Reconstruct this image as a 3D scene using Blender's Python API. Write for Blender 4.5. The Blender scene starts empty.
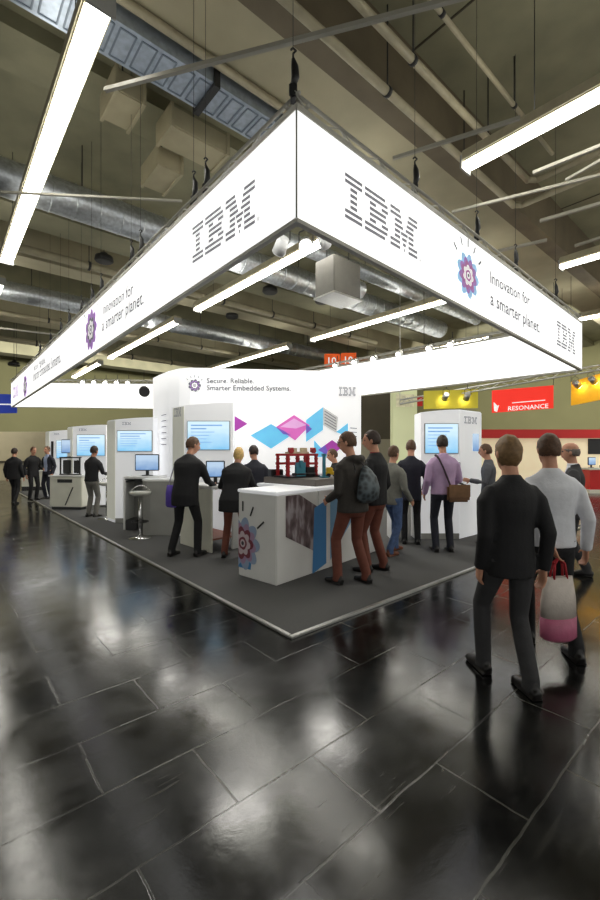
import bpy, bmesh, math, random
from mathutils import Vector, Matrix
random.seed(7)
scene = bpy.context.scene
COL = scene.collection
PI = math.pi
FPX, EYE = 419.0, 1.6          # lens in pixels of a 600x900 frame, eye height

# ------------------------------------------------------------------ frames
def at(x, y, d):
    """metric point seen in direction (x, y) at distance d in front of the camera plane"""
    return Vector(((x-300)/FPX*d, d, EYE+(450-y)/FPX*d))
def flr(x, y, z=0.0):
    return at(x, y, (EYE-z)*FPX/(y-450))
_l = math.hypot(.654, .757)
RX, RY = Vector((.757/_l, .654/_l, 0)), Vector((-.654/_l, .757/_l, 0))     # booth and hall axes
O0 = flr(292, 637)
def B(x, y, z=0.0):
    return Vector((O0.x, O0.y, 0)) + RX*x + RY*y + Vector((0, 0, z))
BROT = math.atan2(RX.y, RX.x)
def hit(x, y, p0, n):
    r = Vector(((x-300)/FPX, 1, (450-y)/FPX)); e = Vector((0, 0, EYE))
    t = (p0-e).dot(n)/r.dot(n)
    return e+r*t

# ------------------------------------------------------------------ materials
MATS = {}
def mat(name, col, rough=.6, metal=0, emit=None, es=0, noise=0, nscale=20, bump=0, bscale=40, spec=None, alpha=None):
    if name in MATS: return MATS[name]
    m = bpy.data.materials.new(name); m.use_nodes = True
    nt = m.node_tree; p = nt.nodes['Principled BSDF']
    c = (*col, 1)
    p.inputs['Base Color'].default_value = c
    p.inputs['Roughness'].default_value = rough
    p.inputs['Metallic'].default_value = metal
    if spec is not None: p.inputs['Specular IOR Level'].default_value = spec
    if emit:
        p.inputs['Emission Color'].default_value = (*emit, 1); p.inputs['Emission Strength'].default_value = es
    if noise or bump:
        tc = nt.nodes.new('ShaderNodeTexCoord')
    if noise:
        n = nt.nodes.new('ShaderNodeTexNoise'); n.inputs['Scale'].default_value = nscale; n.inputs['Detail'].default_value = 4
        nt.links.new(tc.outputs['Object'], n.inputs['Vector'])
        r = nt.nodes.new('ShaderNodeMapRange'); r.inputs['From Min'].default_value = .3; r.inputs['From Max'].default_value = .7
        r.inputs['To Min'].default_value = 1-noise; r.inputs['To Max'].default_value = 1+noise
        nt.links.new(n.outputs['Fac'], r.inputs['Value'])
        mx = nt.nodes.new('ShaderNodeMix'); mx.data_type = 'RGBA'; mx.blend_type = 'MULTIPLY'; mx.inputs['Factor'].default_value = 1
        mx.inputs['A'].default_value = c
        nt.links.new(r.outputs['Result'], mx.inputs['B'])
        nt.links.new(mx.outputs['Result'], p.inputs['Base Color'])
    if bump:
        n2 = nt.nodes.new('ShaderNodeTexNoise'); n2.inputs['Scale'].default_value = bscale; n2.inputs['Detail'].default_value = 5
        nt.links.new(tc.outputs['Object'], n2.inputs['Vector'])
        b = nt.nodes.new('ShaderNodeBump'); b.inputs['Strength'].default_value = bump; b.inputs['Distance'].default_value = .01
        nt.links.new(n2.outputs['Fac'], b.inputs['Height']); nt.links.new(b.outputs['Normal'], p.inputs['Normal'])
    MATS[name] = m
    return m
def srgb(r, g, b):
    f = lambda v: (v/255/12.92 if v/255 <= .04045 else ((v/255+.055)/1.055)**2.4)
    return (f(r), f(g), f(b))

WHITE = mat('white_laminate', (.78, .78, .76), .35, noise=.03, nscale=3)
WHITEP = mat('white_panel', (.86, .87, .88), .45, noise=.02, nscale=2, emit=(.96, .97, 1), es=.22)  # faint glow added so the white panels look brighter
LIGHTBOX = mat('backlit_fabric', (.8, .8, .8), .7, emit=(1, 1, .985), es=.86, noise=.03, nscale=.8)
WALLW = mat('glowing_wall', (.85, .85, .86), .5, emit=(.97, .98, 1), es=.3, noise=.02, nscale=2)  # plain white wall; the glow is added to brighten it
GREYP = mat('grey_panel', srgb(150, 150, 145), .4, noise=.05, nscale=4)
SIDE = mat('pale_side_panel', srgb(218, 218, 204), .5, emit=(.95, .95, .85), es=.16, noise=.03, nscale=3)  # pale cream; slight glow stands in for light on the tower sides
CREAM = mat('cream_panel', srgb(222, 221, 206), .5, noise=.04, nscale=4)
ALU = mat('aluminium', (.62, .62, .6), .35, .9, noise=.08, nscale=30)
STEEL = mat('galvanised_steel', (.52, .55, .58), .38, .85, noise=.22, nscale=14)
CHROME = mat('chrome', (.75, .75, .75), .15, 1)
BLACK = mat('black_plastic', (.012, .012, .013), .4)
DARK = mat('dark_metal', (.03, .03, .03), .5, .4)
LETTER = mat('grey_lettering', srgb(112, 112, 118), .6, emit=srgb(112, 112, 118), es=.55)
TEXTM = mat('slogan_lettering', srgb(96, 96, 104), .6, emit=srgb(90, 90, 98), es=.35)
LETTERD = mat('dark_lettering', srgb(70, 72, 80), .6, emit=srgb(80, 82, 90), es=.4)
CONC = mat('painted_concrete', srgb(132, 129, 104), .8, noise=.14, nscale=1.5, bump=.15, bscale=8)
CONCL = mat('pale_lit_concrete', srgb(172, 165, 138), .8, noise=.1, nscale=1.2, bump=.1, bscale=8)  # paler colour holds the sign's light on the near soffit
BROWN = mat('brown_beam', srgb(104, 94, 74), .7, noise=.15, nscale=2)
PIPEM = mat('painted_pipe', srgb(160, 152, 126), .5, noise=.1, nscale=6)
RODM = mat('pale_rod', srgb(150, 147, 134), .5, noise=.05, nscale=6)
DUCTB = mat('beige_duct', srgb(160, 152, 124), .65, noise=.08, nscale=3)
OLIVE = mat('olive_wall', srgb(122, 120, 84), .85, noise=.06, nscale=.5)
LAMPM = mat('lamp_diffuser', (.9, .9, .85), .4, emit=(1, .97, .88), es=17)
SPOTM = mat('spot_lens', (.9, .9, .9), .3, emit=(1, .97, .9), es=25)
YSPOT = mat('warm_spot_lens', (.9, .8, .4), .3, emit=(1, .86, .35), es=20)
REDB = mat('red_banner', srgb(225, 45, 35), .6, emit=srgb(235, 45, 30), es=.55, noise=.05, nscale=2)
YELB = mat('yellow_banner', srgb(215, 160, 30), .6, emit=srgb(225, 160, 20), es=.45, noise=.25, nscale=1.8)
LIMEB = mat('lime_banner', srgb(170, 160, 50), .6, emit=srgb(170, 155, 30), es=.35, noise=.2, nscale=1.5)
BLUEB = mat('blue_banner', srgb(35, 60, 165), .6, emit=srgb(35, 60, 170), es=.25)
ORANGE = mat('orange_sign', srgb(225, 95, 35), .6, emit=srgb(225, 90, 30), es=.35)
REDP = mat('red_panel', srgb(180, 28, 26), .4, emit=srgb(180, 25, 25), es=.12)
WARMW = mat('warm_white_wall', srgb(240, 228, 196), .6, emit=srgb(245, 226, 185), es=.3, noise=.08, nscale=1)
WHT = mat('white_print', (.85, .85, .85), .6, emit=(1, 1, 1), es=.4)
DK_OPEN = mat('dark_partition', srgb(62, 56, 42), .8, noise=.1, nscale=2)

def screen_mat(name, top, bot, es=1.0):
    m = bpy.data.materials.new(name); m.use_nodes = True; nt = m.node_tree; p = nt.nodes['Principled BSDF']
    tc = nt.nodes.new('ShaderNodeTexCoord'); sp = nt.nodes.new('ShaderNodeSeparateXYZ'); nt.links.new(tc.outputs['Generated'], sp.inputs[0])
    nz = nt.nodes.new('ShaderNodeTexNoise'); nz.inputs['Scale'].default_value = 3; nt.links.new(tc.outputs['Generated'], nz.inputs['Vector'])
    ad = nt.nodes.new('ShaderNodeMath'); ad.operation = 'MULTIPLY_ADD'; ad.inputs[1].default_value = .5
    nt.links.new(nz.outputs['Fac'], ad.inputs[0]); nt.links.new(sp.outputs['Z'], ad.inputs[2])
    cr = nt.nodes.new('ShaderNodeValToRGB'); cr.color_ramp.elements[0].color = (*bot, 1); cr.color_ramp.elements[1].color = (*top, 1)
    cr.color_ramp.elements[0].position = .2; cr.color_ramp.elements[1].position = 1.2 if False else 1.0
    nt.links.new(ad.outputs[0], cr.inputs[0]); nt.links.new(cr.outputs[0], p.inputs['Emission Color'])
    p.inputs['Emission Strength'].default_value = es; p.inputs['Base Color'].default_value = (.02, .02, .02, 1); p.inputs['Roughness'].default_value = .2
    return m
SCR = screen_mat('kiosk_display', srgb(205, 232, 246), srgb(120, 190, 232), 1.0)
MON = screen_mat('monitor_display', srgb(190, 215, 240), srgb(105, 150, 205), .85)

# ------------------------------------------------------------------ object helpers
def tag(o, label=None, cat=None, group=None, kind=None):
    if label: o['label'] = label
    if cat: o['category'] = cat
    if group: o['group'] = group
    if kind: o['kind'] = kind
    return o
def empty(name, loc=(0, 0, 0), rz=0, label=None, cat=None, group=None):
    o = bpy.data.objects.new(name, None); COL.objects.link(o); o.empty_display_size = .1
    o.location = loc; o.rotation_euler = (0, 0, rz)
    return tag(o, label, cat, group)
def copy_tree(o, parent=None):
    c = o.copy(); COL.objects.link(c); c.parent = parent
    for ch in list(o.children): copy_tree(ch, c)
    return c

class MB:
    def __init__(s): s.bm = bmesh.new(); s.mi = 0
    def _post(s, faces):
        for f in faces: f.material_index = s.mi
    def poly(s, pts):
        f = s.bm.faces.new([s.bm.verts.new(p) for p in pts]); s._post([f]); return f
    def box(s, c, size, rot=None, bevel=0):
        r = bmesh.ops.create_cube(s.bm, size=1); vs = r['verts']
        M = Matrix.Translation(c) @ (rot.to_4x4() if rot else Matrix()) @ Matrix.Diagonal((*size, 1))
        bmesh.ops.transform(s.bm, matrix=M, verts=vs)
        fs = {f for v in vs for f in v.link_faces}
        if bevel:
            es = list({e for v in vs for e in v.link_edges})
            rr = bmesh.ops.bevel(s.bm, geom=es, offset=bevel, segments=2, affect='EDGES', clamp_overlap=True)
            fs = set(rr['faces']) | {f for f in fs if f.is_valid}
        s._post(fs); return s
    def beam(s, p0, p1, w, h, up=(0, 0, 1)):
        p0, p1 = Vector(p0), Vector(p1); d = p1-p0; L = d.length
        if L < 1e-6: return s
        x = d/L; u = Vector(up)
        if abs(x.dot(u)) > .98: u = Vector((1, 0, 0))
        y = u.cross(x).normalized(); z = x.cross(y)
        M = Matrix((x, y, z)).transposed()
        return s.box((p0+p1)/2, (L, w, h), M)
    def tube(s, p0, p1, r, n=10, r2=None):
        p0, p1 = Vector(p0), Vector(p1); d = p1-p0; L = d.length
        q = d.to_track_quat('Z', 'Y').to_matrix().to_4x4()
        rr = bmesh.ops.create_cone(s.bm, cap_ends=True, segments=n, radius1=r, radius2=r if r2 is None else r2, depth=L,
                                   matrix=Matrix.Translation((p0+p1)/2) @ q)
        fs = {f for v in rr['verts'] for f in v.link_faces}; s._post(fs)
        for f in fs:
            if len(f.verts) == 4: f.smooth = True
        return s
    def path(s, pts, r, n=8):
        for a, b in zip(pts, pts[1:]): s.tube(a, b, r, n)
        for p in pts[1:-1]: s.ball(p, (r, r, r), 1)
        return s
    def ball(s, c, rad, sub=2, rot=None):
        rr = bmesh.ops.create_icosphere(s.bm, subdivisions=sub, radius=1)
        M = Matrix.Translation(c) @ (rot.to_4x4() if rot else Matrix()) @ Matrix.Diagonal((*rad, 1))
        bmesh.ops.transform(s.bm, matrix=M, verts=rr['verts'])
        fs = {f for v in rr['verts'] for f in v.link_faces}; s._post(fs)
        for f in fs: f.smooth = True
        return s
    def lathe(s, prof, c=(0, 0, 0), n=20):
        c = Vector(c); rings = []
        for r, z in prof:
            rings.append([s.bm.verts.new(c+Vector((r*math.cos(2*PI*i/n), r*math.sin(2*PI*i/n), z))) for i in range(n)])
        fs = []
        for a, b in zip(rings, rings[1:]):
            for i in range(n): fs.append(s.bm.faces.new((a[i], a[(i+1) % n], b[(i+1) % n], b[i])))
        for f in fs: f.smooth = True
        fs.append(s.bm.faces.new(rings[0][::-1])); fs.append(s.bm.faces.new(rings[-1])); s._post(fs)
        return s
    def prism(s, pts, off):
        """polygon extruded by vector off"""
        off = Vector(off); a = [s.bm.verts.new(p) for p in pts]; b = [s.bm.verts.new(Vector(p)+off) for p in pts]
        n = len(pts); fs = [s.bm.faces.new(a), s.bm.faces.new(b[::-1])]
        for i in range(n): fs.append(s.bm.faces.new((a[i], b[i], b[(i+1) % n], a[(i+1) % n])))
        s._post(fs); return s
    def loft(s, pts, rad, side=(1, 0, 0), n=12):
        """elliptical sections along a path; rad = list of (rx, ry)"""
        pts = [Vector(p) for p in pts]; rings = []
        for i, p in enumerate(pts):
            t = (pts[min(i+1, len(pts)-1)]-pts[max(i-1, 0)]).normalized()
            sd = Vector(side); x = (sd-t*sd.dot(t))
            if x.length < 1e-3: x = t.orthogonal()
            x.normalize(); y = t.cross(x)
            rx, ry = rad[i]
            rings.append([s.bm.verts.new(p+x*rx*math.cos(2*PI*k/n)+y*ry*math.sin(2*PI*k/n)) for k in range(n)])
        fs = []
        for a, b in zip(rings, rings[1:]):
            for k in range(n): fs.append(s.bm.faces.new((a[k], a[(k+1) % n], b[(k+1) % n], b[k])))
        for f in fs: f.smooth = True
        fs.append(s.bm.faces.new(rings[0][::-1])); fs.append(s.bm.faces.new(rings[-1])); s._post(fs)
        return s
    def build(s, name, m, parent=None, loc=None, rz=None, label=None, cat=None, group=None, kind=None):
        bmesh.ops.recalc_face_normals(s.bm, faces=s.bm.faces)
        me = bpy.data.meshes.new(name); s.bm.to_mesh(me); s.bm.free()
        for k in (m if isinstance(m, (list, tuple)) else [m]): me.materials.append(k)
        o = bpy.data.objects.new(name, me); COL.objects.link(o)
        if parent: o.parent = parent
        if loc is not None: o.location = loc
        if rz is not None: o.rotation_euler = (0, 0, rz)
        return tag(o, label, cat, group, kind)

def centred(o):
    """move a mesh built in world coordinates onto a local origin at its base"""
    me = o.data; xs = [v.co.copy() for v in me.vertices]
    c = Vector(((min(v.x for v in xs)+max(v.x for v in xs))/2, (min(v.y for v in xs)+max(v.y for v in xs))/2, min(v.z for v in xs)))
    me.transform(Matrix.Translation(-c)); o.location = c
    return o
def baked(mb, mods, name):
    """apply modifiers and return a mesh"""
    me = bpy.data.meshes.new(name); bmesh.ops.recalc_face_normals(mb.bm, faces=mb.bm.faces); mb.bm.to_mesh(me); mb.bm.free()
    o = bpy.data.objects.new('tmp', me); COL.objects.link(o)
    for typ, kw in mods:
        md = o.modifiers.new(typ, typ)
        for k, v in kw.items(): setattr(md, k, v)
    dg = bpy.context.evaluated_depsgraph_get()
    out = bpy.data.meshes.new_from_object(o.evaluated_get(dg)); out.name = name
    bpy.data.objects.remove(o); bpy.data.meshes.remove(me)
    for p in out.polygons: p.use_smooth = True
    return out
def put(name, me, m, parent):
    me.materials.clear()
    for k in (m if isinstance(m, (list, tuple)) else [m]): me.materials.append(k)
    o = bpy.data.objects.new(name, me); COL.objects.link(o); o.parent = parent
    return o

# ------------------------------------------------------------------ people
def fabric(name, rgb, rough=.8, n=.12): return mat(name, srgb(*rgb), rough, noise=n, nscale=18, bump=.25, bscale=60)
SKIN = mat('skin', srgb(205, 150, 122), .55, noise=.05, nscale=20)
SKIND = mat('skin_tanned', srgb(176, 122, 95), .55, noise=.05, nscale=20)
EYEM = mat('eye_dark', srgb(50, 36, 30), .3)
LIP = mat('lip', srgb(170, 95, 85), .5)
SHOE = mat('black_leather', srgb(24, 22, 22), .35)
SHOEB = mat('brown_leather', srgb(110, 60, 34), .45)
H_DARK = mat('hair_dark', srgb(52, 38, 30), .6, noise=.3, nscale=60)
H_BROWN = mat('hair_brown', srgb(92, 66, 46), .6, noise=.3, nscale=60)
H_BLOND = mat('hair_blond', srgb(226, 190, 120), .55, noise=.25, nscale=50)
H_SAND = mat('hair_sandy', srgb(128, 100, 66), .6, noise=.25, nscale=50)
H_GREY = mat('hair_grey', srgb(120, 110, 102), .6, noise=.2, nscale=50)
BLK = fabric('black_wool', (24, 24, 27)); CHAR = fabric('charcoal_wool', (52, 52, 54)); GREYF = fabric('grey_wool', (84, 86, 92))
NAVY = fabric('navy_wool', (34, 36, 48)); RUST = fabric('rust_brown_cotton', (112, 62, 48)); DENIM = fabric('blue_denim', (70, 92, 132), n=.25)
PINK = fabric('lilac_cotton', (190, 160, 196), n=.06); SHIRT = fabric('white_cotton', (226, 228, 234), n=.05); BLUESH = fabric('pale_blue_cotton', (170, 184, 214), n=.05)
ANTH = fabric('anthracite_parka', (58, 54, 50)); GREYT = fabric('grey_trouser', (112, 110, 104)); STONE = fabric('stone_grey_jacket', (124, 124, 116))

def ik(a, t, l1, l2, pole):
    d = t-a; L = min(d.length, (l1+l2)*.999); dn = d.normalized(); t = a+dn*L
    c = (l1*l1+L*L-l2*l2)/(2*L); h = math.sqrt(max(l1*l1-c*c, 0))
    pl = Vector(pole); pl = (pl-dn*pl.dot(dn)).normalized()
    return a+dn*c+pl*h, t

def person(loc, yaw, height, label, top, legs, hair, shoes=SHOE, skin=SKIN, hairkind='short', lean=0, lf=(-.11, 0), rf=(.11, 0),
           lh=None, rh=None, head=(0, 0), hem=-.16, shirt=None, open_front=False, group=None, hood=False, girth=1.0, female=False, cuff=False, scarf=None, glasses=False, twist=0):
    """standing figure facing local +y; hands are wrist targets relative to each shoulder; head = (yaw, pitch) degrees"""
    k = height/1.8
    root = empty('person', loc, yaw, label, 'person', group)
    Rl = Matrix.Rotation(-math.radians(lean), 3, 'X'); Rt = Rl @ Matrix.Rotation(math.radians(twist), 3, 'Z')
    py = -.30*math.sin(math.radians(lean))*.35
    lift = {}
    P = Vector((((lf[0]+rf[0])/2)*.55, (lf[1]+rf[1])/2+py, .95 - .10*abs(lf[1]-rf[1])**1.3))
    T = lambda x, y, z: P+Rt @ Vector((x, y, z))
    sw = .185 if not female else .165
    ank = {-1: Vector((lf[0], lf[1], .085+(lf[2] if len(lf) > 2 else 0))), 1: Vector((rf[0], rf[1], .085+(rf[2] if len(rf) > 2 else 0)))}
    legj = {}
    for sgn in (-1, 1):
        hp = P+Vector((sgn*.092, 0, -.03))
        kn, an = ik(hp, ank[sgn], .43, .425, (sgn*.1, 1, 0)); legj[sgn] = (hp, kn, an)
    armj = {}
    for sgn, tgt in ((-1, lh), (1, rh)):
        sh = T(sgn*sw, 0, .43)
        w = sh+(Rt if False else Matrix.Identity(3)) @ Vector(tgt if tgt else (sgn*.07, .05, -.53))
        el, w = ik(sh, w, .295, .265, (sgn*.35, -1, -.25)); armj[sgn] = (sh, el, w)
    Rh = Rt @ Matrix.Rotation(math.radians(head[0]), 3, 'Z') @ Matrix.Rotation(-math.radians(head[1]-lean*.55), 3, 'X')
    neck = T(0, .0, .53); HC = neck+Rt @ Vector((0, .02, .04))+Rh @ Vector((0, .015, .14))
    HT = lambda x, y, z: HC+Rh @ Vector((x, y, z))
    K = lambda mb: bmesh.ops.scale(mb.bm, vec=(k, k, k), verts=mb.bm.verts)
    g = girth
    # ---- body: one continuous surface
    m = MB()
    hs = [(-.118, .028, .034, .048), (-.104, .046, .052, .034), (-.07, .06, .074, .018), (-.02, .07, .09, .004), (.03, .075, .098, -.004), (.07, .071, .092, -.008), (.1, .052, .068, -.01), (.117, .026, .034, -.01)]
    m.loft([HT(0, o, z) for z, a, b, o in hs], [(a, b) for z, a, b, o in hs], side=Rh @ Vector((1, 0, 0)), n=16)
    m.loft([HT(0, .09, .025), HT(0, .104, -.005), HT(0, .114, -.03), HT(0, .098, -.042)], [(.009, .01), (.011, .012), (.016, .013), (.012, .008)], side=Rh @ Vector((1, 0, 0)), n=8)   # nose
    m.loft([HT(-.04, .088, .036), HT(0, .099, .034), HT(.04, .088, .036)], [(.008, .009)]*3, side=Rh @ Vector((0, 0, 1)), n=8)   # brow
    m.loft([HT(-.026, .082, -.066), HT(0, .092, -.066), HT(.026, .082, -.066)], [(.009, .008)]*3, side=Rh @ Vector((0, 0, 1)), n=8)   # lips
    for s_ in (-1, 1): m.ball(HT(s_*.078, -.008, -.012), (.011, .022, .034), 2, Rh)
    m.loft([T(0, -.005, .42), T(0, 0, .5), neck+Vector((0, .005, .04)), HT(0, -.012, -.07), HT(0, -.012, -.0)], [(.11, .075), (.07, .06), (.054, .056), (.054, .058), (.055, .06)], side=Rt @ Vector((1, 0, 0)))
    m.loft([P+Vector((0, 0, -.1)), P, T(0, 0, .2), T(0, 0, .36), T(0, 0, .44)], [(.12, .08), (.14, .09), (.125, .08), (.145, .09), (.14, .07)], side=Rt @ Vector((1, 0, 0)))
    for sgn in (-1, 1):
        hp, kn, an = legj[sgn]
        m.loft([hp+Vector((0, 0, .06)), hp.lerp(kn, .35), kn, kn.lerp(an, .4), an, an+Vector((0, .03, -.045))], [(.075, .08), (.068, .072), (.046, .05), (.046, .05), (.032, .036), (.03, .04)])
        sh, el, w = armj[sgn]
        m.loft([T(sgn*.08, 0, .41), T(sgn*(sw-.04), 0, .415), sh.lerp(el, .25), sh.lerp(el, .5), el, el.lerp(w, .4), w], [(.025, .025), (.03, .03), (.034, .034), (.036, .038), (.033, .035), (.034, .034), (.026, .021)], side=Rt @ Vector((0, 1, 0)))
        f = (w-el).normalized(); inn = (Vector((-sgn, 0, 0))-f*(-sgn)*f.x)
        inn = inn.normalized() if inn.length > .2 else Vector((0, 0, -1)); th = inn.cross(f).normalized()
        if th.y < -.0: th = -th
        curl = inn
        m.loft([w-f*.01, w+f*.03, w+f*.07, w+f*.094], [(.024, .02), (.036, .017), (.042, .016), (.039, .013)], side=th)
        for j, (o_, ln) in enumerate(((.033, .068), (.011, .078), (-.011, .072), (-.032, .055))):
            b0 = w+f*.088+th*o_*.92; b1 = b0+(f*.92+curl*.3+th*o_*1.3).normalized()*ln*.5; b2 = b1+(f*.7+curl*.7+th*o_).normalized()*ln*.3; b3 = b2+(f*.4+curl*.9).normalized()*ln*.22
            m.loft([b0-f*.012, b0, b1, b2, b3], [(.0095, .0095), (.0095, .0095), (.0088, .0088), (.008, .008), (.006, .006)], side=th, n=8)
        t0 = w+f*.022+th*.026; t1 = t0+(f*.6+th*.75+curl*.2).normalized()*.045; t2 = t1+(f*.85+th*.25+curl*.3).normalized()*.032
        m.loft([t0-th*.014, t0, t1, t2], [(.012, .012), (.0125, .012), (.0105, .01), (.0075, .007)], side=inn, n=8)
    K(m)
    me = baked(m, [('REMESH', dict(mode='VOXEL', voxel_size=.0088)), ('SMOOTH', dict(factor=.4, iterations=2))], 'body')
    o = put('body', me, [skin, EYEM, LIP], root)
    Ri = Rh.transposed()
    for p in me.polygons:
        q = Ri @ (p.center/k-HC)
        if q.y > .06:
            if abs(abs(q.x)-.031) < .014 and abs(q.z-.006) < .0075: p.material_index = 1
            elif abs(q.x) < .026 and abs(q.z+.066) < .008: p.material_index = 2
    # ---- top
    def ucol(mb, sc=1.0):
        X = Rt @ Vector((1, 0, 0))
        sec = [(hem, .178, .126), (-.05, .176, .128), (.08, .165, .118), (.2, .163, .115), (.33, .185, .13), (.40, .2, .122), (.445, .192, .102), (.485, .145, .088), (.515, .095, .08), (.54, .07, .073)]
        if female: sec = [(hem, .182, .125), (-.05, .178, .124), (.08, .152, .108), (.18, .143, .104), (.32, .165, .128), (.40, .178, .112), (.445, .17, .094), (.485, .128, .082), (.515, .085, .075), (.54, .066, .07)]
        pts = []
        for t, a, b in sec:
            if t < 0: pts.append(P+Vector((0, -.004-.0006*lean, t)))
            else: pts.append(T(0, -.008, t))
        mb.loft(pts, [(a*g*sc, b*g*sc) for t, a, b in sec], side=X, n=18)
        for sgn in (-1, 1):
            sh, el, w = armj[sgn]; f = (w-el).normalized()
            mb.loft([T(sgn*.08, -.005, .425), T(sgn*(sw-.035), -.003, .43), sh.lerp(el, .22), sh.lerp(el, .7), el, el.lerp(w, .5), w+f*.005],
                    [(.055, .05), (.068*sc, .062*sc), (.068*sc, .064*sc), (.059*sc, .058*sc), (.053*sc, .054*sc), (.048*sc, .049*sc), (.043*sc, .043*sc)], side=Rt @ Vector((0, 1, 0)))
        return mb
    m = ucol(MB(), 1.0)
    if hood: m.loft([T(-.1, -.03, .5), T(-.06, -.1, .515), T(0, -.125, .5), T(.06, -.1, .515), T(.1, -.03, .5)], [(.035, .045), (.045, .055), (.05, .06), (.045, .055), (.035, .045)], side=(0, 0, 1))
    else: m.loft([T(0, -.005, .515), T(0, -.002, .555)], [(.07, .072), (.064, .067)], side=Rt @ Vector((1, 0, 0)), n=16)   # collar
    K(m)
    me = baked(m, [('REMESH', dict(mode='VOXEL', voxel_size=.013)), ('SMOOTH', dict(factor=.5, iterations=4))], 'jacket')
    nm = 'shirt' if top in (PINK, SHIRT) else 'jacket'
    put(nm, me, [top, shirt or top, BLK], root)
    if shirt:
        Ti = Rt.transposed()
        for p in me.polygons:
            q = Ti @ (p.center/k-P)
            lim = (.028+max(0, q.z-.18)*.16) if not open_front else .075+max(0, q.z-.3)*.05
            if q.y > .03 and abs(q.x) < lim and (q.z > (.15 if not open_front else -.02)): p.material_index = 1
    if shirt or scarf:
        m = MB(); m.lathe([(.062, 0), (.068, .012), (.06, .035), (.05, .03)], (0, 0, 0), 16)
        bmesh.ops.transform(m.bm, matrix=Matrix.Translation(T(0, .004, .525)) @ Rt.to_4x4(), verts=m.bm.verts); K(m)
        m.build('scarf' if scarf else 'collar', scarf or shirt, root)
    # ---- trousers
    m = MB()
    m.loft([T(0, 0, .05), P+Vector((0, 0, 0)), P+Vector((0, -.005, -.09)), P+Vector((0, 0, -.15))], [(.14*g, .095*g), (.163*g, .114*g), (.165*g, .12*g), (.14, .1)], n=18)
    for sgn in (-1, 1):
        hp, kn, an = legj[sgn]
        m.loft([hp+Vector((0, 0, .02)), hp.lerp(kn, .3), hp.lerp(kn, .7), kn, kn.lerp(an, .4), an+Vector((0, 0, .03)), an+Vector((0, .005, -.05))],
               [(.088*g, .105*g), (.084, .09), (.07, .074), (.062, .066), (.062, .064), (.055, .06), (.056, .066)])
    K(m)
    me = baked(m, [('REMESH', dict(mode='VOXEL', voxel_size=.013)), ('SMOOTH', dict(factor=.5, iterations=3))], 'trousers')
    put('trousers', me, legs, root)
    # ---- shoes
    for sgn in (-1, 1):
        an = legj[sgn][2]; zz = an.z-.085
        m = MB()
        m.loft([(an.x, an.y-.075, zz+.035), (an.x, an.y-.03, zz+.05), (an.x, an.y+.04, zz+.045), (an.x+sgn*.008, an.y+.11, zz+.032), (an.x+sgn*.012, an.y+.175, zz+.026), (an.x+sgn*.012, an.y+.2, zz+.022)],
               [(.03, .03), (.04, .048), (.044, .043), (.048, .031), (.04, .025), (.02, .015)], n=14)
        m.loft([(an.x, an.y-.02, zz+.05), (an.x, an.y-.01, zz+.12)], [(.042, .05), (.036, .045)])
        m.box((an.x+sgn*.005, an.y+.055, zz+.008), (.084, .25, .016), bevel=.006)
        K(m)
        me = baked(m, [('REMESH', dict(mode='VOXEL', voxel_size=.009)), ('SMOOTH', dict(factor=.4, iterations=2))], 'shoe')
        put('shoe', me, shoes, root)
    # ---- hair
    m = MB(); m.ball((0, -.01, .006), (.085, .108, .126), 4)
    kill = []
    for f in m.bm.faces:
        c = f.calc_center_median(); t = min(max((c.y+.03)/.105, 0), 1); low = {'short': -.055, 'long': -.12, 'medium': -.105, 'bald': -.05}[hairkind]
        line = low+(.075-low)*t*t*(3-2*t)
        if hairkind == 'bald': line = low+(.3 if c.z > .035 else .09*t)
        if c.z < line: kill.append(f)
    bmesh.ops.delete(m.bm, geom=kill, context='FACES')
    for v in m.bm.verts:
        v.co *= 1+.025*math.sin(v.co.x*90+v.co.z*70)*math.cos(v.co.y*80)
    bmesh.ops.solidify(m.bm, geom=list(m.bm.faces), thickness=.018 if hairkind != 'bald' else .006)
    if hairkind == 'long':
        m.loft([(0, -.075, .02), (0, -.09, -.06), (0, -.092, -.13), (0, -.08, -.19), (0, -.07, -.215)], [(.075, .04), (.088, .04), (.09, .036), (.075, .028), (.04, .014)], n=16)
        for s_ in (-1, 1): m.loft([(s_*.075, .01, .03), (s_*.085, .01, -.06), (s_*.08, -.01, -.14), (s_*.06, -.03, -.19)], [(.016, .035), (.018, .045), (.018, .04), (.012, .025)], side=(1, 0, 0))
    bmesh.ops.transform(m.bm, matrix=Matrix.Translation(HC) @ Rh.to_4x4(), verts=m.bm.verts); K(m)
    ho = m.build('hair', hair, root)
    for p in ho.data.polygons: p.use_smooth = True
    if glasses:
        m = MB()
        for s_ in (-1, 1):
            pts = [HT(s_*.033+.024*math.cos(a), .104, .004+.018*math.sin(a)) for a in [i*PI/6 for i in range(13)]]
            m.path(pts, .0028, 5); m.tube(HT(s_*.057, .1, .01), HT(s_*.08, -.005, .01), .0025, 5)
        m.tube(HT(-.009, .106, .008), HT(.009, .106, .008), .0025, 5); K(m)
        m.build('glasses', BLACK, root)
    root['_k'] = k
    J = dict(P=P, T=T, arm=armj, leg=legj, k=k, root=root, R=Rt)
    del root['_k']
    return J
def world_of(J, p):
    r = J['root']; return Vector(r.location)+Matrix.Rotation(r.rotation_euler.z, 3, 'Z') @ (Vector(p)*J['k'])

CZ = .02      # carpet surface
def gp(x, d, z=CZ): return Vector(((x-300)/FPX*d, d, z))
def face(dx, dy): return math.atan2(-dx, dy)     # yaw that turns local +y to direction (dx, dy)

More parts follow.
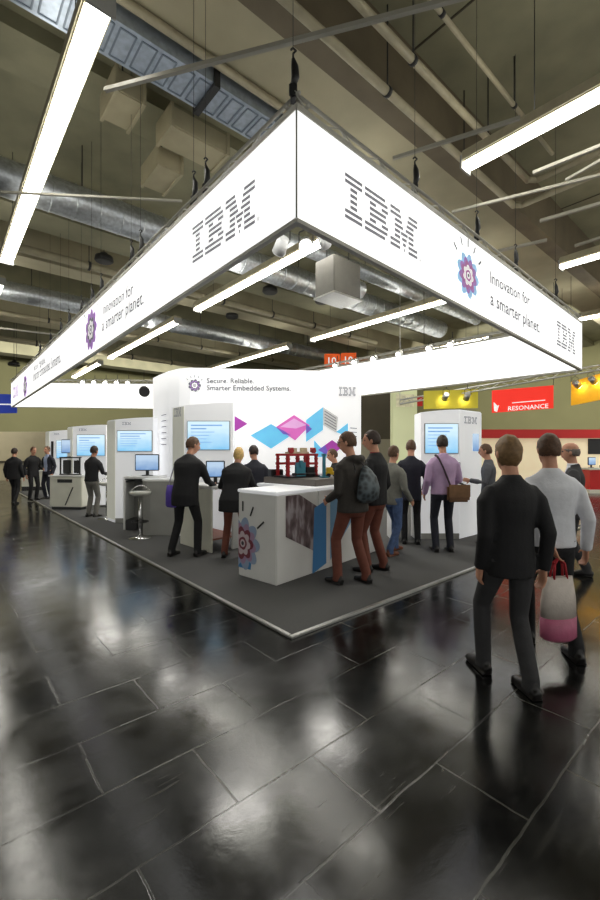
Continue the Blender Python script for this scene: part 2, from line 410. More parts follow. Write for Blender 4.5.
PEOPLE = True
if PEOPLE:
    J = person(gp(189, 6.25), face(.32, .95), 1.83, 'man in black suit leaning to a desk monitor with a purple bag on his shoulder', BLK, BLK, H_BROWN, lean=13, lf=(-.24, -.08), rf=(.12, .04), lh=(.0, .28, -.4), rh=(.04, .34, -.36), head=(-30, 8), hem=-.2, girth=1.2)
    manA = J
    womanA = person(gp(236, 6.2), face(.1, 1), 1.69, 'blond woman in black jacket and rust trousers bending over the desk', BLK, RUST, H_BLOND, hairkind='medium', lean=20, lf=(-.17, -.05), rf=(.12, .05), lh=(-.09, .3, -.34), rh=(.06, .32, -.34), head=(8, 8), hem=-.22, female=True, girth=1.4)
    person(gp(255, 7.1), face(-.3, 1), 1.69, 'dark-haired man in dark suit behind the white counter, beside the blond woman', NAVY, BLK, H_DARK, lean=8, lh=(-.03, .3, -.3), head=(20, 8))
    manB = person(gp(353, 4.96), face(-.62, .78), 1.83, 'young man in grey hooded parka and rust trousers wearing a drawstring backpack', ANTH, RUST, H_BROWN, hood=True, lean=3, lf=(-.15, .1), rf=(.14, -.08), lh=(-.0, .2, -.4), rh=(.02, .18, -.43), head=(32, 6), hem=-.1, girth=1.2, glasses=True)
    person(gp(375, 5.45), face(-.8, .6), 1.86, 'young man in black jacket with red scarf standing behind the backpack wearer', BLK, RUST, H_DARK, lf=(-.1, .06), rf=(.12, -.06), lh=(-.02, .16, -.47), rh=(.02, .1, -.5), head=(22, 6), hem=-.1, girth=1.08, scarf=fabric('red_knit', (150, 30, 40)))
    person(gp(335, 7.5), face(-1, -.15), 1.62, 'boy in black jacket facing left behind the toy models', BLK, CHAR, H_BROWN, head=(0, 10))
    person(gp(393, 6.42), face(.75, .6), 1.69, 'man in pale grey jacket, blue jeans and brown shoes walking past', STONE, DENIM, H_BROWN, shoes=SHOEB, lf=(-.1, .18), rf=(.1, -.2), lh=(-.05, -.1, -.5), rh=(.04, .18, -.48), hem=-.12)
    person(gp(411, 7.05), face(.15, 1), 1.77, 'man in navy suit standing with his back turned left of the lilac-shirt man', NAVY, BLK, H_BROWN, lh=(-.03, .2, -.4), rh=(.05, .16, -.46), head=(-10, 10), hem=-.2)
    manP = person(gp(443, 6.52), face(.0, 1), 1.83, 'man in lilac shirt and dark jeans facing the touch screen tower', PINK, NAVY, H_DARK, lh=(-.06, .12, -.5), rh=(.03, .26, -.38), head=(-4, 4), hem=-.07, girth=1.08, skin=SKIN)
    person(gp(488, 7.1), face(-1, .5), 1.70, 'man in grey suit half hidden between the screen tower and the walkers', GREYF, GREYF, H_BROWN, lh=(-.02, .28, -.25), head=(0, 5))
    manK = person(gp(519, 2.86, 0), face(-.12, 1), 1.74, 'sandy-haired person in black jacket and trousers walking away along the aisle', BLK, CHAR, H_SAND, hairkind='medium', lf=(-.15, .2), rf=(-.01, -.14), lh=(-.015, .05, -.54), rh=(.035, -.05, -.54), hem=-.16, girth=.97)
    manW = person(gp(551, 3.32, 0), face(.1, 1), 1.77, 'man in white shirt and black trousers walking away with a pink bag', SHIRT, BLK, H_BROWN, lf=(-.09, .2), rf=(.12, -.14), lh=(.1, -.2, -.46), rh=(.1, .02, -.53), hem=-.07, girth=1.08)
    person(gp(573, 5.3, 0), face(-.8, .5), 1.73, 'balding man in dark grey suit beyond the white-shirt walker', CHAR, CHAR, H_GREY, hairkind='bald', lf=(-.1, .15), rf=(.1, -.15), shirt=SHIRT)
    person(gp(14, 12.5, 0), face(-.1, 1), 1.70, 'man in black suit walking away at the far left aisle', BLK, BLK, H_DARK, lf=(-.1, .15), rf=(.1, -.15), girth=1.15)
    person(gp(33, 13.2), face(.6, -.3), 1.70, 'man in black suit talking to a colleague in pale blue shirt', BLK, BLK, H_BROWN, lh=(-.03, .2, -.35), girth=1.05)
    person(gp(48, 13.6), face(-.3, -.95), 1.72, 'man in open dark jacket over pale blue shirt at the carpet edge', NAVY, NAVY, H_BROWN, shirt=BLUESH, open_front=True, rh=(.02, .2, -.38))
    person(gp(92, 9.9), face(.3, 1), 1.70, 'man in black shirt and grey trousers at the left-hand screen tower', BLK, GREYT, H_DARK, lh=(-.03, .36, -.22), rh=(.03, .3, -.32), skin=SKIND, hem=-.06, lean=5, girth=1.06)

# ------------------------------------------------------------------ lettering
def text_mesh(s, mb_off=0):
    cu = bpy.data.curves.new('t', 'FONT'); cu.body = s; cu.size = 1; cu.resolution_u = 2; cu.offset = .012
    o = bpy.data.objects.new('t', cu); COL.objects.link(o)
    dg = bpy.context.evaluated_depsgraph_get(); me = bpy.data.meshes.new_from_object(o.evaluated_get(dg))
    bpy.data.objects.remove(o); bpy.data.curves.remove(cu)
    return me
def frame(o, xd, zd=None):
    x = Vector(xd).normalized(); u = Vector((0, 0, 1)); z = x.cross(u).normalized()
    y = u
    return Matrix(((x.x, y.x, z.x, o.x), (x.y, y.y, z.y, o.y), (x.z, y.z, z.z, o.z), (0, 0, 0, 1)))
def text(s, p0, p1, m, parent, name='lettering', off=.012, hs=1.0, bold=0):
    """text fitted between two points on its baseline"""
    me = text_mesh(s); xs = [v.co.x for v in me.vertices]; x0, x1 = min(xs), max(xs)
    p0, p1 = Vector(p0), Vector(p1); sc = (p1-p0).length/(x1-x0)
    M = frame(p0, p1-p0) @ Matrix.Translation((0, 0, off)) @ Matrix.Diagonal((sc, sc*hs, sc, 1)) @ Matrix.Translation((-x0, 0, 0))
    ws = s.split(' '); ends = []
    for k in range(len(ws)-1):
        t = text_mesh(' '.join(ws[:k+1])); ends.append(max(v.co.x for v in t.vertices)+.06); bpy.data.meshes.remove(t)
    for k in range(len(ws)):
        lo_, hi_ = (ends[k-1] if k else -1e9), (ends[k] if k < len(ends) else 1e9)
        bm = bmesh.new(); bm.from_mesh(me)
        bmesh.ops.delete(bm, geom=[v for v in bm.verts if not lo_ <= v.co.x < hi_], context='VERTS')
        mw = bpy.data.meshes.new(name); bm.to_mesh(mw); bm.free(); mw.transform(M); mw.materials.append(m)
        o = bpy.data.objects.new(name, mw); COL.objects.link(o); o.parent = parent
    return o
LOGO = []
def _l(off, rows):
    for i, r in enumerate(rows):
        for a, b in r: LOGO.append((i, off+a, off+b))
_l(0, [[(0, 10)]]*2+[[(3, 7)]]*4+[[(0, 10)]]*2)
_l(11.5, [[(0, 13)], [(0, 14.6)], [(3, 7), (10.6, 15)], [(3, 13.6)], [(3, 13.6)], [(3, 7), (10.6, 15)], [(0, 14.6)], [(0, 13)]])
_l(28, [[(0, 7), (13, 20)], [(0, 7.7), (12.3, 20)], [(3, 8.4), (11.6, 17)], [(3, 9.1), (10.9, 17)], [(3, 7), (7.5, 12.5), (13, 17)], [(3, 7), (8.2, 11.8), (13, 17)], [(0, 7), (8.9, 11.1), (13, 20)], [(0, 7), (9.6, 10.4), (13, 20)]])
def logo(p0, p1, h, m, parent, off=.012):
    """eight-bar striped letters between two baseline points, h metres tall"""
    p0, p1 = Vector(p0), Vector(p1); W = (p1-p0).length; M = frame(p0, p1-p0); mb = MB()
    st = h/7.6; bh = st*.6
    for i, a, b in LOGO:
        y1 = h-i*st; y0 = y1-bh
        mb.poly([M @ Vector((a/48*W, y0, off)), M @ Vector((b/48*W, y0, off)), M @ Vector((b/48*W, y1, off)), M @ Vector((a/48*W, y1, off))])
    return mb.build('striped_lettering', m, parent)
PETAL = [mat('emblem_sky', srgb(150, 190, 225), .6, emit=srgb(150, 190, 225), es=.4), mat('emblem_violet', srgb(150, 110, 175), .6, emit=srgb(150, 110, 175), es=.4), mat('emblem_plum', srgb(150, 92, 140), .6, emit=srgb(150, 92, 140), es=.5), mat('emblem_white', srgb(235, 232, 236), .6, emit=srgb(235, 232, 236), es=.4),
         mat('emblem_grey', srgb(90, 92, 100), .6, emit=srgb(90, 92, 100), es=.4), mat('emblem_blue', srgb(60, 140, 205), .6, emit=srgb(60, 140, 205), es=.4)]
PETAL2 = [mat('print_sky', srgb(150, 168, 196), .5), mat('print_lilac', srgb(168, 140, 170), .5), mat('print_maroon', srgb(120, 52, 66), .5), mat('print_pale', srgb(206, 190, 196), .5), mat('print_dark', srgb(62, 56, 66), .5), mat('print_blue', srgb(60, 130, 185), .5)]
def emblem(c, xd, r, parent, off=.012, cols=(0, 1, 2, 3, 4), rays=True, name='flower_emblem', sq=1.0, clip=-9, mats=None):
    M = frame(Vector(c), xd); mb = MB()
    def blob(rad, amp, n, z, mi, ph=0):
        mb.mi = mi; N = 72
        mb.poly([M @ Vector((max(clip, sq*(rad*(1+amp*abs(math.cos(n*(a/2)+ph)))-rad*amp*.5)*math.cos(a)), (rad*(1+amp*abs(math.cos(n*(a/2)+ph)))-rad*amp*.5)*math.sin(a), off+z)) for a in [2*PI*i/N for i in range(N)]])
    blob(r, .28, 9, 0, cols[0]); blob(r*.78, .3, 9, .001, cols[1], .8); blob(r*.62, .34, 7, .002, cols[2]); blob(r*.46, .3, 7, .003, cols[3], .5)
    blob(r*.27, .1, 5, .004, cols[2]); blob(r*.17, 0, 5, .005, cols[3]); blob(r*.09, 0, 5, .006, cols[4])
    if rays:
        mb.mi = 4
        for a in (-50, -24, 0, 24, 50):
            t = math.radians(90-a); d = Vector((math.cos(t), math.sin(t), 0)); q = Vector((-d.y, d.x, 0))*r*.055; s0 = d*r*1.42; s1 = d*r*1.85
            mb.poly([M @ (v+Vector((0, 0, off))) for v in (s0-q, s1-q, s1+q, s0+q)])
    return mb.build(name, mats or PETAL, parent)

# ------------------------------------------------------------------ setting
def floor_mat():
    m = bpy.data.materials.new('polished_black_tiles'); m.use_nodes = True; nt = m.node_tree; N = nt.nodes; L = nt.links; p = N['Principled BSDF']
    tc = N.new('ShaderNodeTexCoord'); mp = N.new('ShaderNodeMapping'); mp.inputs['Rotation'].default_value = (0, 0, -BROT); mp.inputs['Location'].default_value = (.31, .17, 0)
    L.new(tc.outputs['Object'], mp.inputs['Vector'])
    wn = N.new('ShaderNodeTexNoise'); wn.inputs['Scale'].default_value = 6; wn.inputs['Detail'].default_value = 3
    L.new(mp.outputs[0], wn.inputs['Vector'])
    mad = N.new('ShaderNodeVectorMath'); mad.operation = 'MULTIPLY_ADD'; mad.inputs[1].default_value = (.02, .02, 0)
    L.new(wn.outputs['Color'], mad.inputs[0]); L.new(mp.outputs[0], mad.inputs[2])
    br = N.new('ShaderNodeTexBrick'); br.inputs['Scale'].default_value = 1; br.inputs['Brick Width'].default_value = .9; br.inputs['Row Height'].default_value = .45
    br.inputs['Mortar Size'].default_value = .006; br.inputs['Mortar Smooth'].default_value = .4; br.offset = .5
    br.inputs['Color1'].default_value = (.25, .25, .25, 1); br.inputs['Color2'].default_value = (.9, .9, .9, 1); br.inputs['Mortar'].default_value = (1, 1, 1, 1)
    L.new(mad.outputs[0], br.inputs['Vector'])
    dn = N.new('ShaderNodeTexNoise'); dn.inputs['Scale'].default_value = 2.2; dn.inputs['Detail'].default_value = 8; dn.inputs['Roughness'].default_value = .7
    L.new(mp.outputs[0], dn.inputs['Vector'])
    # scratches: stretched noise thresholded thin
    sm = N.new('ShaderNodeMapping'); sm.inputs['Rotation'].default_value = (0, 0, .6); sm.inputs['Scale'].default_value = (1.2, 14, 1); L.new(mp.outputs[0], sm.inputs['Vector'])
    sn = N.new('ShaderNodeTexNoise'); sn.inputs['Scale'].default_value = 1.6; sn.inputs['Detail'].default_value = 5; L.new(sm.outputs[0], sn.inputs['Vector'])
    sr = N.new('ShaderNodeMapRange'); sr.inputs['From Min'].default_value = .6; sr.inputs['From Max'].default_value = .7; L.new(sn.outputs['Fac'], sr.inputs['Value'])
    s_m = N.new('ShaderNodeMapping'); s_m.inputs['Rotation'].default_value = (0, 0, -1.0); s_m.inputs['Scale'].default_value = (2.2, 26, 1); L.new(mp.outputs[0], s_m.inputs['Vector'])
    s_n = N.new('ShaderNodeTexNoise'); s_n.inputs['Scale'].default_value = 1.9; s_n.inputs['Detail'].default_value = 6; L.new(s_m.outputs[0], s_n.inputs['Vector'])
    s_r = N.new('ShaderNodeMapRange'); s_r.inputs['From Min'].default_value = .6; s_r.inputs['From Max'].default_value = .72; L.new(s_n.outputs['Fac'], s_r.inputs['Value'])
    # colour: black, patchy wear, paler seams
    cr = N.new('ShaderNodeValToRGB'); cr.color_ramp.elements[0].position = .35; cr.color_ramp.elements[0].color = (.0035, .0035, .0036, 1); cr.color_ramp.elements[1].position = .85; cr.color_ramp.elements[1].color = (.014, .014, .012, 1)
    L.new(dn.outputs['Fac'], cr.inputs[0])
    mx = N.new('ShaderNodeMix'); mx.data_type = 'RGBA'; mx.inputs['B'].default_value = (.075, .073, .06, 1)
    sf = N.new('ShaderNodeMath'); sf.operation = 'MULTIPLY'; L.new(br.outputs['Fac'], sf.inputs[0])
    pn = N.new('ShaderNodeTexNoise'); pn.inputs['Scale'].default_value = 1.1; L.new(mp.outputs[0], pn.inputs['Vector'])
    pr = N.new('ShaderNodeMapRange'); pr.inputs['From Min'].default_value = .4; pr.inputs['From Max'].default_value = .62; L.new(pn.outputs['Fac'], pr.inputs['Value'])
    L.new(pr.outputs[0], sf.inputs[1])
    fa = N.new('ShaderNodeMath'); fa.operation = 'MAXIMUM'; L.new(sf.outputs[0], fa.inputs[0])
    s2 = N.new('ShaderNodeMath'); s2.operation = 'MULTIPLY'; s2.inputs[1].default_value = .4; s3 = N.new('ShaderNodeMath'); s3.operation = 'MAXIMUM'; L.new(sr.outputs[0], s3.inputs[0]); L.new(s_r.outputs[0], s3.inputs[1]); s4 = N.new('ShaderNodeMath'); s4.operation = 'MULTIPLY'; L.new(s3.outputs[0], s4.inputs[0]); L.new(pr.outputs[0], s4.inputs[1]); L.new(s4.outputs[0], s2.inputs[0]); L.new(s2.outputs[0], fa.inputs[1])
    L.new(fa.outputs[0], mx.inputs['Factor']); L.new(cr.outputs[0], mx.inputs['A']); L.new(mx.outputs['Result'], p.inputs['Base Color'])
    rr = N.new('ShaderNodeMapRange'); rr.inputs['From Min'].default_value = .3; rr.inputs['From Max'].default_value = .75; rr.inputs['To Min'].default_value = .1; rr.inputs['To Max'].default_value = .26
    L.new(dn.outputs['Fac'], rr.inputs['Value'])
    ra = N.new('ShaderNodeMath'); ra.operation = 'MULTIPLY_ADD'; ra.inputs[1].default_value = .12; L.new(fa.outputs[0], ra.inputs[0]); L.new(rr.outputs[0], ra.inputs[2]); L.new(ra.outputs[0], p.inputs['Roughness'])
    p.inputs['Specular IOR Level'].default_value = .5
    bs = N.new('ShaderNodeMath'); bs.operation = 'MULTIPLY_ADD'; bs.inputs[1].default_value = -.5; L.new(br.outputs['Fac'], bs.inputs[0]); L.new(dn.outputs['Fac'], bs.inputs[2])
    bp = N.new('ShaderNodeBump'); bp.inputs['Strength'].default_value = .16; bp.inputs['Distance'].default_value = .008; L.new(bs.outputs[0], bp.inputs['Height']); L.new(bp.outputs['Normal'], p.inputs['Normal'])
    return m
m = MB(); m.poly([B(-30, -14), B(34, -14), B(34, 40), B(-30, 40)]); m.build('floor', floor_mat(), kind='structure')
ZC = 8.0
m = MB(); m.prism([B(-30, -9, ZC), B(34, -9, ZC), B(34, 36, ZC), B(-30, 36, ZC)], (0, 0, .3)); m.build('ceiling', CONC, kind='structure')
m = MB(); m.prism([B(-30, 31.5), B(34, 31.5), B(34, 31.8), B(-30, 31.8)], (0, 0, ZC)); m.build('wall_back', OLIVE, kind='structure')
m = MB(); m.prism([B(27, -14), B(27.3, -14), B(27.3, 31.5), B(27, 31.5)], (0, 0, ZC)); m.build('wall_right', OLIVE, kind='structure')
def xbox(y0, y1, z0, z1, x0=-30, x1=27):
    m = MB(); m.prism([B(x0, y0, z0), B(x1, y0, z0), B(x1, y1, z0), B(x0, y1, z0)], (0, 0, z1-z0)); return m
nt_ = 0
def trim(mb, mt):
    global nt_
    nt_ += 1
    return mb.build('trim_%d' % nt_, mt, kind='structure')
for y0, y1, z, mt in ((1.55, 2.65, 7.2, CONCL), (1.12, 1.5, 6.95, BROWN), (4.6, 5.5, 7.75, CONC), (8.6, 9.6, 7.15, CONC), (11.4, 12.2, 7.1, CONCL), (14.6, 15.6, 7.1, CONC), (18.2, 19.0, 7.1, CONCL), (22, 23, 7.1, CONC), (26, 27, 7.1, CONC), (-2.6, -2.1, 7.3, CONC)):
    trim(xbox(y0, y1, z, ZC), mt)
for x in (3.45, -3.2, 10.2):           # ceiling panel joints
    m = MB(); m.prism([B(x, -9, ZC-.012), B(x+.03, -9, ZC-.012), B(x+.03, 31, ZC-.012), B(x, 31, ZC-.012)], (0, 0, .012)); trim(m, DK_OPEN)
for x in (4.6, 13.0, -5.5):            # cross beams further back
    m = MB(); m.prism([B(x, 5.5, 7.5), B(x+.5, 5.5, 7.5), B(x+.5, 31, 7.5), B(x, 31, 7.5)], (0, 0, .5)); trim(m, CONC)

# booth platform
cr_ = empty('booth_platform', B(0, 0), BROT, 'grey carpeted booth platform with a pale metal edge strip', 'platform')
m = MB(); m.box((4.0, 8.2, .01), (8.0, 16.4, .02)); m.build('carpet', mat('grey_carpet', srgb(84, 84, 84), .95, noise=.12, nscale=90, bump=.3, bscale=200), cr_)
for c, s_ in (((4.0, -.02, .0125), (8.08, .045, .025)), ((-.02, 8.2, .0125), (.045, 16.4, .025))):
    m = MB(); m.box(c, s_, bevel=.006); m.build('edge_strip', ALU, cr_)

# ------------------------------------------------------------------ hanging sign
sign = empty('hanging_sign', (0, 0, 0), 0, 'huge white rectangular ring sign hung over the booth with grey lettering', 'sign')
VA = (at(296.5, 220, 3.53), at(296.5, 108.7, 3.53)); VB = (at(11.7, 407, 17.15), at(11.7, 383, 17.15))
VC = (at(582, 370, 8.62), at(582, 323.7, 8.62)); VD = (at(240, 410, 17.8), at(240, 385, 17.8))
ctr = (VA[0]+VB[0]+VC[0]+VD[0])/4
FAS = {}
RAIL = mat('pale_grey_rail', srgb(172, 170, 160), .5, noise=.06, nscale=10)
def fascia(key, a, b):
    d = (b[0]-a[0]); d.z = 0; d.normalize(); n = Vector((d.y, -d.x, 0))
    if n.dot(a[0]-ctr) < 0: n = -n
    m = MB(); t = -n*.035
    m.mi = 0; m.prism([a[0], b[0], b[1], a[1]], t)
    o = m.build('fascia_panel', LIGHTBOX, sign)
    FAS[key] = (o, a[0].copy(), n)
    for i, (p, q) in enumerate(((a[0], b[0]), (a[1], b[1]))):
        mm = MB(); mm.beam(p+t*.5+Vector((0, 0, .02 if i else 0)), q+t*.5+Vector((0, 0, .02 if i else 0)), .055, .05 if i else .035); mm.build('frame_rail', RAIL, o)
    # truss above
    mt = MB(); L = (b[1]-a[1]).length; n_ = int(L/.28)
    for off in (.03, .16): mt.tube(a[1]+t+Vector((0, 0, off)), b[1]+t+Vector((0, 0, off)), .017, 8)
    mt.tube(a[1]+t*4+Vector((0, 0, .1)), b[1]+t*4+Vector((0, 0, .1)), .017, 8)
    for i in range(n_):
        p = a[1].lerp(b[1], i/n_); q = a[1].lerp(b[1], (i+1)/n_); u, v = (.03, .16) if i % 2 else (.16, .03)
        mt.tube(p+t+Vector((0, 0, u)), q+t+Vector((0, 0, v)), .008, 6); mt.tube(p+t+Vector((0, 0, u)), q+t*4+Vector((0, 0, .1)), .008, 6)
    mt.build('truss', RAIL, sign)
fascia('L', VA, VB); fascia('R', VA, VC); fascia('K', VC, VD); fascia('E', VB, VD)
m = MB(); m.tube(VA[0]+Vector((0, -.0, .02)), VA[1], .008, 8); m.build('corner_seam', GREYP, sign)
def fh(k, x, y): return hit(x, y, FAS[k][1], FAS[k][2])
fo = FAS['L'][0]; dL = VA[0]-VB[0]; dR = VC[0]-VA[0]
logo(fh('L', 193.3, 264), fh('L', 256, 223.5), .42, LETTER, fo)
text('®', fh('L', 258, 222), fh('L', 260.5, 220.5), LETTER, fo)
text('Innovation for', fh('L', 103.5, 315), fh('L', 134, 294), TEXTM, fo)
text('a smarter planet.', fh('L', 102.7, 331.5), fh('L', 144.5, 303.5), TEXTM, fo)
emblem(fh('L', 91.5, 330), dL, .36, fo, cols=(1, 1, 4, 3, 4))
text('Secure. Reliable.', fh('L', 34, 371), fh('L', 46, 362.5), TEXTM, fo)
text('Smarter Embedded Systems.', fh('L', 33.3, 381.5), fh('L', 61.5, 362), TEXTM, fo, hs=1.2)
emblem(fh('L', 25.5, 386), dL, .36, fo, cols=(1, 1, 4, 3, 4))
logo(fh('L', 13.2, 398.5), fh('L', 18.5, 395.5), .42, PETAL[1], fo)
fo = FAS['R'][0]
logo(fh('R', 344, 217.5), fh('R', 416.5, 260), .42, LETTER, fo)
text('®', fh('R', 418.5, 262), fh('R', 420.5, 263), LETTER, fo)
emblem(fh('R', 467.3, 276), dR, .26, fo, sq=1.0)
text('Innovation for', fh('R', 489.5, 283), fh('R', 529, 306), TEXTM, fo)
text('a smarter planet.', fh('R', 489.5, 304.5), fh('R', 539, 333), TEXTM, fo)
logo(fh('R', 556, 344.5), fh('R', 574.5, 355), .44, LETTER, fo)

# chain hoists along the truss
def hoist(p, label, big=1.0):
    r = empty('chain_hoist', p, random.uniform(-.3, .3), label, 'hoist', 'black hoists holding the hanging sign')
    m = MB(); m.box((0, 0, .05), (.07, .05, .1), bevel=.01); m.box((.0, 0, -.02), (.045, .11, .06), bevel=.01); m.build('clamp', BLACK, r)
    m = MB(); m.loft([(0, 0, .08), (.02, 0, .16), (.015, .01, .26), (0, 0, .32)], [(.022, .024), (.036, .03), (.032, .028), (.014, .014)]); m.build('hoist_body', BLACK, r)
    m = MB(); m.path([(0, 0, .31), (0, 0, .36), (.025, 0, .385), (0, 0, .41), (-.02, 0, .39)], .009, 6); m.build('hook', DARK, r)
    m = MB(); m.tube((0, 0, .4), (0, 0, 7.9-p.z), .003, 5); m.build('chain', DARK, r)
for i, x in enumerate((421, 483, 521, 560)):
    p = fh('R', x, 300); q = VA[1].lerp(VC[1], (p-VA[0]).length/(VC[0]-VA[0]).length)-FAS['R'][2]*.09+Vector((0, 0, .16))
    hoist(q, ['black chain hoist above the striped letters on the right sign face', 'black chain hoist just right of the flower emblem on the right sign face', 'black chain hoist above the slogan on the right sign face', 'black chain hoist at the far end of the right sign face'][i])
hoist(VA[1]+Vector((-.03, .06, .16)), 'black chain hoist at the near corner of the hanging sign')
for i, x in enumerate((199, 187, 135, 126, 97, 88, 78, 66, 58, 48, 38)):
    p = fh('L', x, 300); q = VA[1].lerp(VB[1], (p-VA[0]).length/(VB[0]-VA[0]).length)-FAS['L'][2]*.09+Vector((0, 0, .16))
    hoist(q, 'black chain hoist on the left sign face, %s from the near corner' % ('first', 'second', 'third', 'fourth', 'fifth', 'sixth', 'seventh', 'eighth', 'ninth', 'tenth', 'eleventh')[i])

# spotlights inside the ring
def spot(p, aim, label, group, lens=SPOTM, sc=1.0, light=0, body=None):
    r = empty('spotlight', p, 0, label, 'spotlight', group)
    d = (Vector(aim)-Vector(p)).normalized()
    m = MB(); m.tube(-d*.02*sc, d*.12*sc, .05*sc, 14, .062*sc); m.build('lamp_housing', body or ALU, r)
    m = MB(); m.tube(d*.118*sc, d*.128*sc, .054*sc, 14); m.build('lens', lens, r)
    m = MB(); m.path([(-.06*sc, 0, .0), (-.06*sc, 0, .09*sc), (0, 0, .12*sc), (.06*sc, 0, .09*sc), (.06*sc, 0, 0)], .007, 6); m.tube((0, 0, .12*sc), (0, 0, .24*sc), .01, 6); m.build('bracket', DARK, r)
    if light:
        li = bpy.data.lights.new('spot_light', 'SPOT'); li.energy = light; li.spot_size = 1.5; li.spot_blend = .6; li.shadow_soft_size = .08; li.color = (1, .97, .92)
        lo = bpy.data.objects.new('spot_light', li); COL.objects.link(lo); lo.location = Vector(p)+d*.16*sc; lo.rotation_euler = d.to_track_quat('-Z', 'Y').to_euler()
nK = FAS['K'][2]; nE = FAS['E'][2]
for i, x in enumerate((352, 371, 390, 415, 445, 466)):
    p = fh('K', x, 360); f = (p-VC[0]).length/(VD[0]-VC[0]).length; q = VC[1].lerp(VD[1], f)-nK*.55+Vector((0, 0, -.05))
    spot(q, q-nK*1.0+Vector((0, 0, -.55)), 'small white spotlight on the rear sign truss, %s from the left' % ('first', 'second', 'third', 'fourth', 'fifth', 'sixth')[i], 'spotlights under the rear truss', sc=1.15)
for i, x in enumerate((88, 99, 110, 121, 132)):
    p = fh('E', x, 395); f = (p-VB[0]).length/(VD[0]-VB[0]).length; q = VB[1].lerp(VD[1], f)-nE*.5
    spot(q, q-nE*1.0+Vector((0, 0, -.45)), 'small white spotlight on the far left sign truss, %s from the left' % ('first', 'second', 'third', 'fourth', 'fifth')[i], 'spotlights under the far left truss', sc=1.2)
spot(at(306, 243, 4.5), at(303, 420, 2.0), 'glaring bright spotlight inside the near corner of the hanging sign', 'spotlights in the near corner', sc=1.25, light=60)
spot(at(283, 240, 4.35), at(200, 480, 8), 'white spotlight left of the glaring one in the near corner', 'spotlights in the near corner', sc=1.2, lens=WHT, light=0, body=WHITE)
spot(at(322, 236, 4.4), at(420, 480, 8), 'white spotlight right of the glaring one in the near corner', 'spotlights in the near corner', sc=1.0, lens=WHT, body=WHITE)
spot(at(144, 390, 16.0), at(150, 420, 12), 'black round spotlight hanging before the far left sign panel', 'spotlights under the far left truss', lens=BLACK, sc=3.2, body=BLACK)

# ------------------------------------------------------------------ hall luminaires
def luminaire(x, y0, y1, z, label):
    r = empty('tube_luminaire', B(x, (y0+y1)/2, z), BROT, label, 'light', 'long white tube lights under the hall ceiling')
    L = y1-y0
    m = MB(); m.box((0, 0, .115), (.28, L, .17), bevel=.02); m.build('housing', PIPEM, r)
    m = MB(); m.box((0, 0, 0), (.22, L-.02, .05), bevel=.015); m.build('diffuser', LAMPM, r)
    for s_ in (-1, 1):
        m = MB(); m.box((0, s_*L/2, .03), (.285, .03, .2)); m.build('end_cap', GREYP, r)
        m = MB(); m.tube((0, s_*(L/2-1), .12), (0, s_*(L/2-1), ZC-z), .006, 5); m.build('hanging_wire', DARK, r)
for x, y0, y1, lab in ((-1.08, 1.65, 9.1, 'white tube light nearest the camera at the upper left'), (-1.08, 10.7, 18.0, 'white tube light beyond the nearest one at the left edge'),
    (3.93, -6.9, .5, 'white tube light at the upper right above the sign face'), (3.87, 2.0, 9.3, 'longest white tube light seen through the sign ring, starting at the near corner'),
    (3.93, 10.85, 18.3, 'second white tube light in the left row seen through the ring'), (3.93, 19.9, 25.3, 'farthest white tube light in the left row seen through the ring'),
    (9.05, -6.6, .77, 'white tube light at the right edge beside the sign end'), (9.05, 2.1, 9.6, 'white tube light in the right row seen through the ring'),
    (9.05, 11.05, 18.4, 'far white tube light above the middle wall'), (14.1, -4, 3.3, 'far white tube light low at the right edge'), (14.1, 4.8, 12.0, 'far white tube light behind the right sign end')):
    luminaire(x, y0, y1, 6.0, lab)
    li = bpy.data.lights.new('ceiling_fill', 'AREA'); li.shape = 'RECTANGLE'; li.size = .2; li.size_y = y1-y0; li.energy = 26; li.color = (1, .97, .88)  # added fill aimed upward to brighten the ceiling
    lo_ = bpy.data.objects.new('ceiling_fill', li); COL.objects.link(lo_); lo_.location = B(x, (y0+y1)/2, 6.22); lo_.rotation_euler = (PI, 0, BROT)

# thin pale conduits
def rod(p, q, r, label, z=5.6, name='ceiling_rod', m_=RODM):
    a = at(*p, (z-EYE)*FPX/(450-p[1])); b = at(*q, (z-EYE)*FPX/(450-q[1]))
    m = MB(); m.beam(a, b, r*2, r*2); o = m.build(name, m_, label=label, cat='rod', group='pale rods under the ceiling'); centred(o)
    return o
r1 = rod((105, 90), (470, -5), .021, 'long pale rod crossing the whole upper left above the sign corner')
rod((393, 158.5), (520, 118), .02, 'pale rod above the right sign face beside the near tube light')
rod((452, 212), (640, 165), .02, 'pale rod running to the right edge below the near tube light')
rod((533, 173), (640, 130), .022, 'short pale rod at the right edge, topmost')
rod((566, 180), (640, 138), .018, 'slim pale rod at the right edge touching the topmost short rod')
rod((0, 192), (182, 201), .016, 'thin pale rod at the left edge over the spiral duct')
rod((498, 251), (547, 240), .025, 'short pale rod just above the right end of the sign')
rod((540, 221), (640, 192), .025, 'pale rod at right edge between two slanted rods')
rod((575, 246), (640, 225), .025, 'pale rod at right edge just above the small tube light')
rod((0, 328), (85, 338), .025, 'thin pale rod at the far left behind the sign truss')

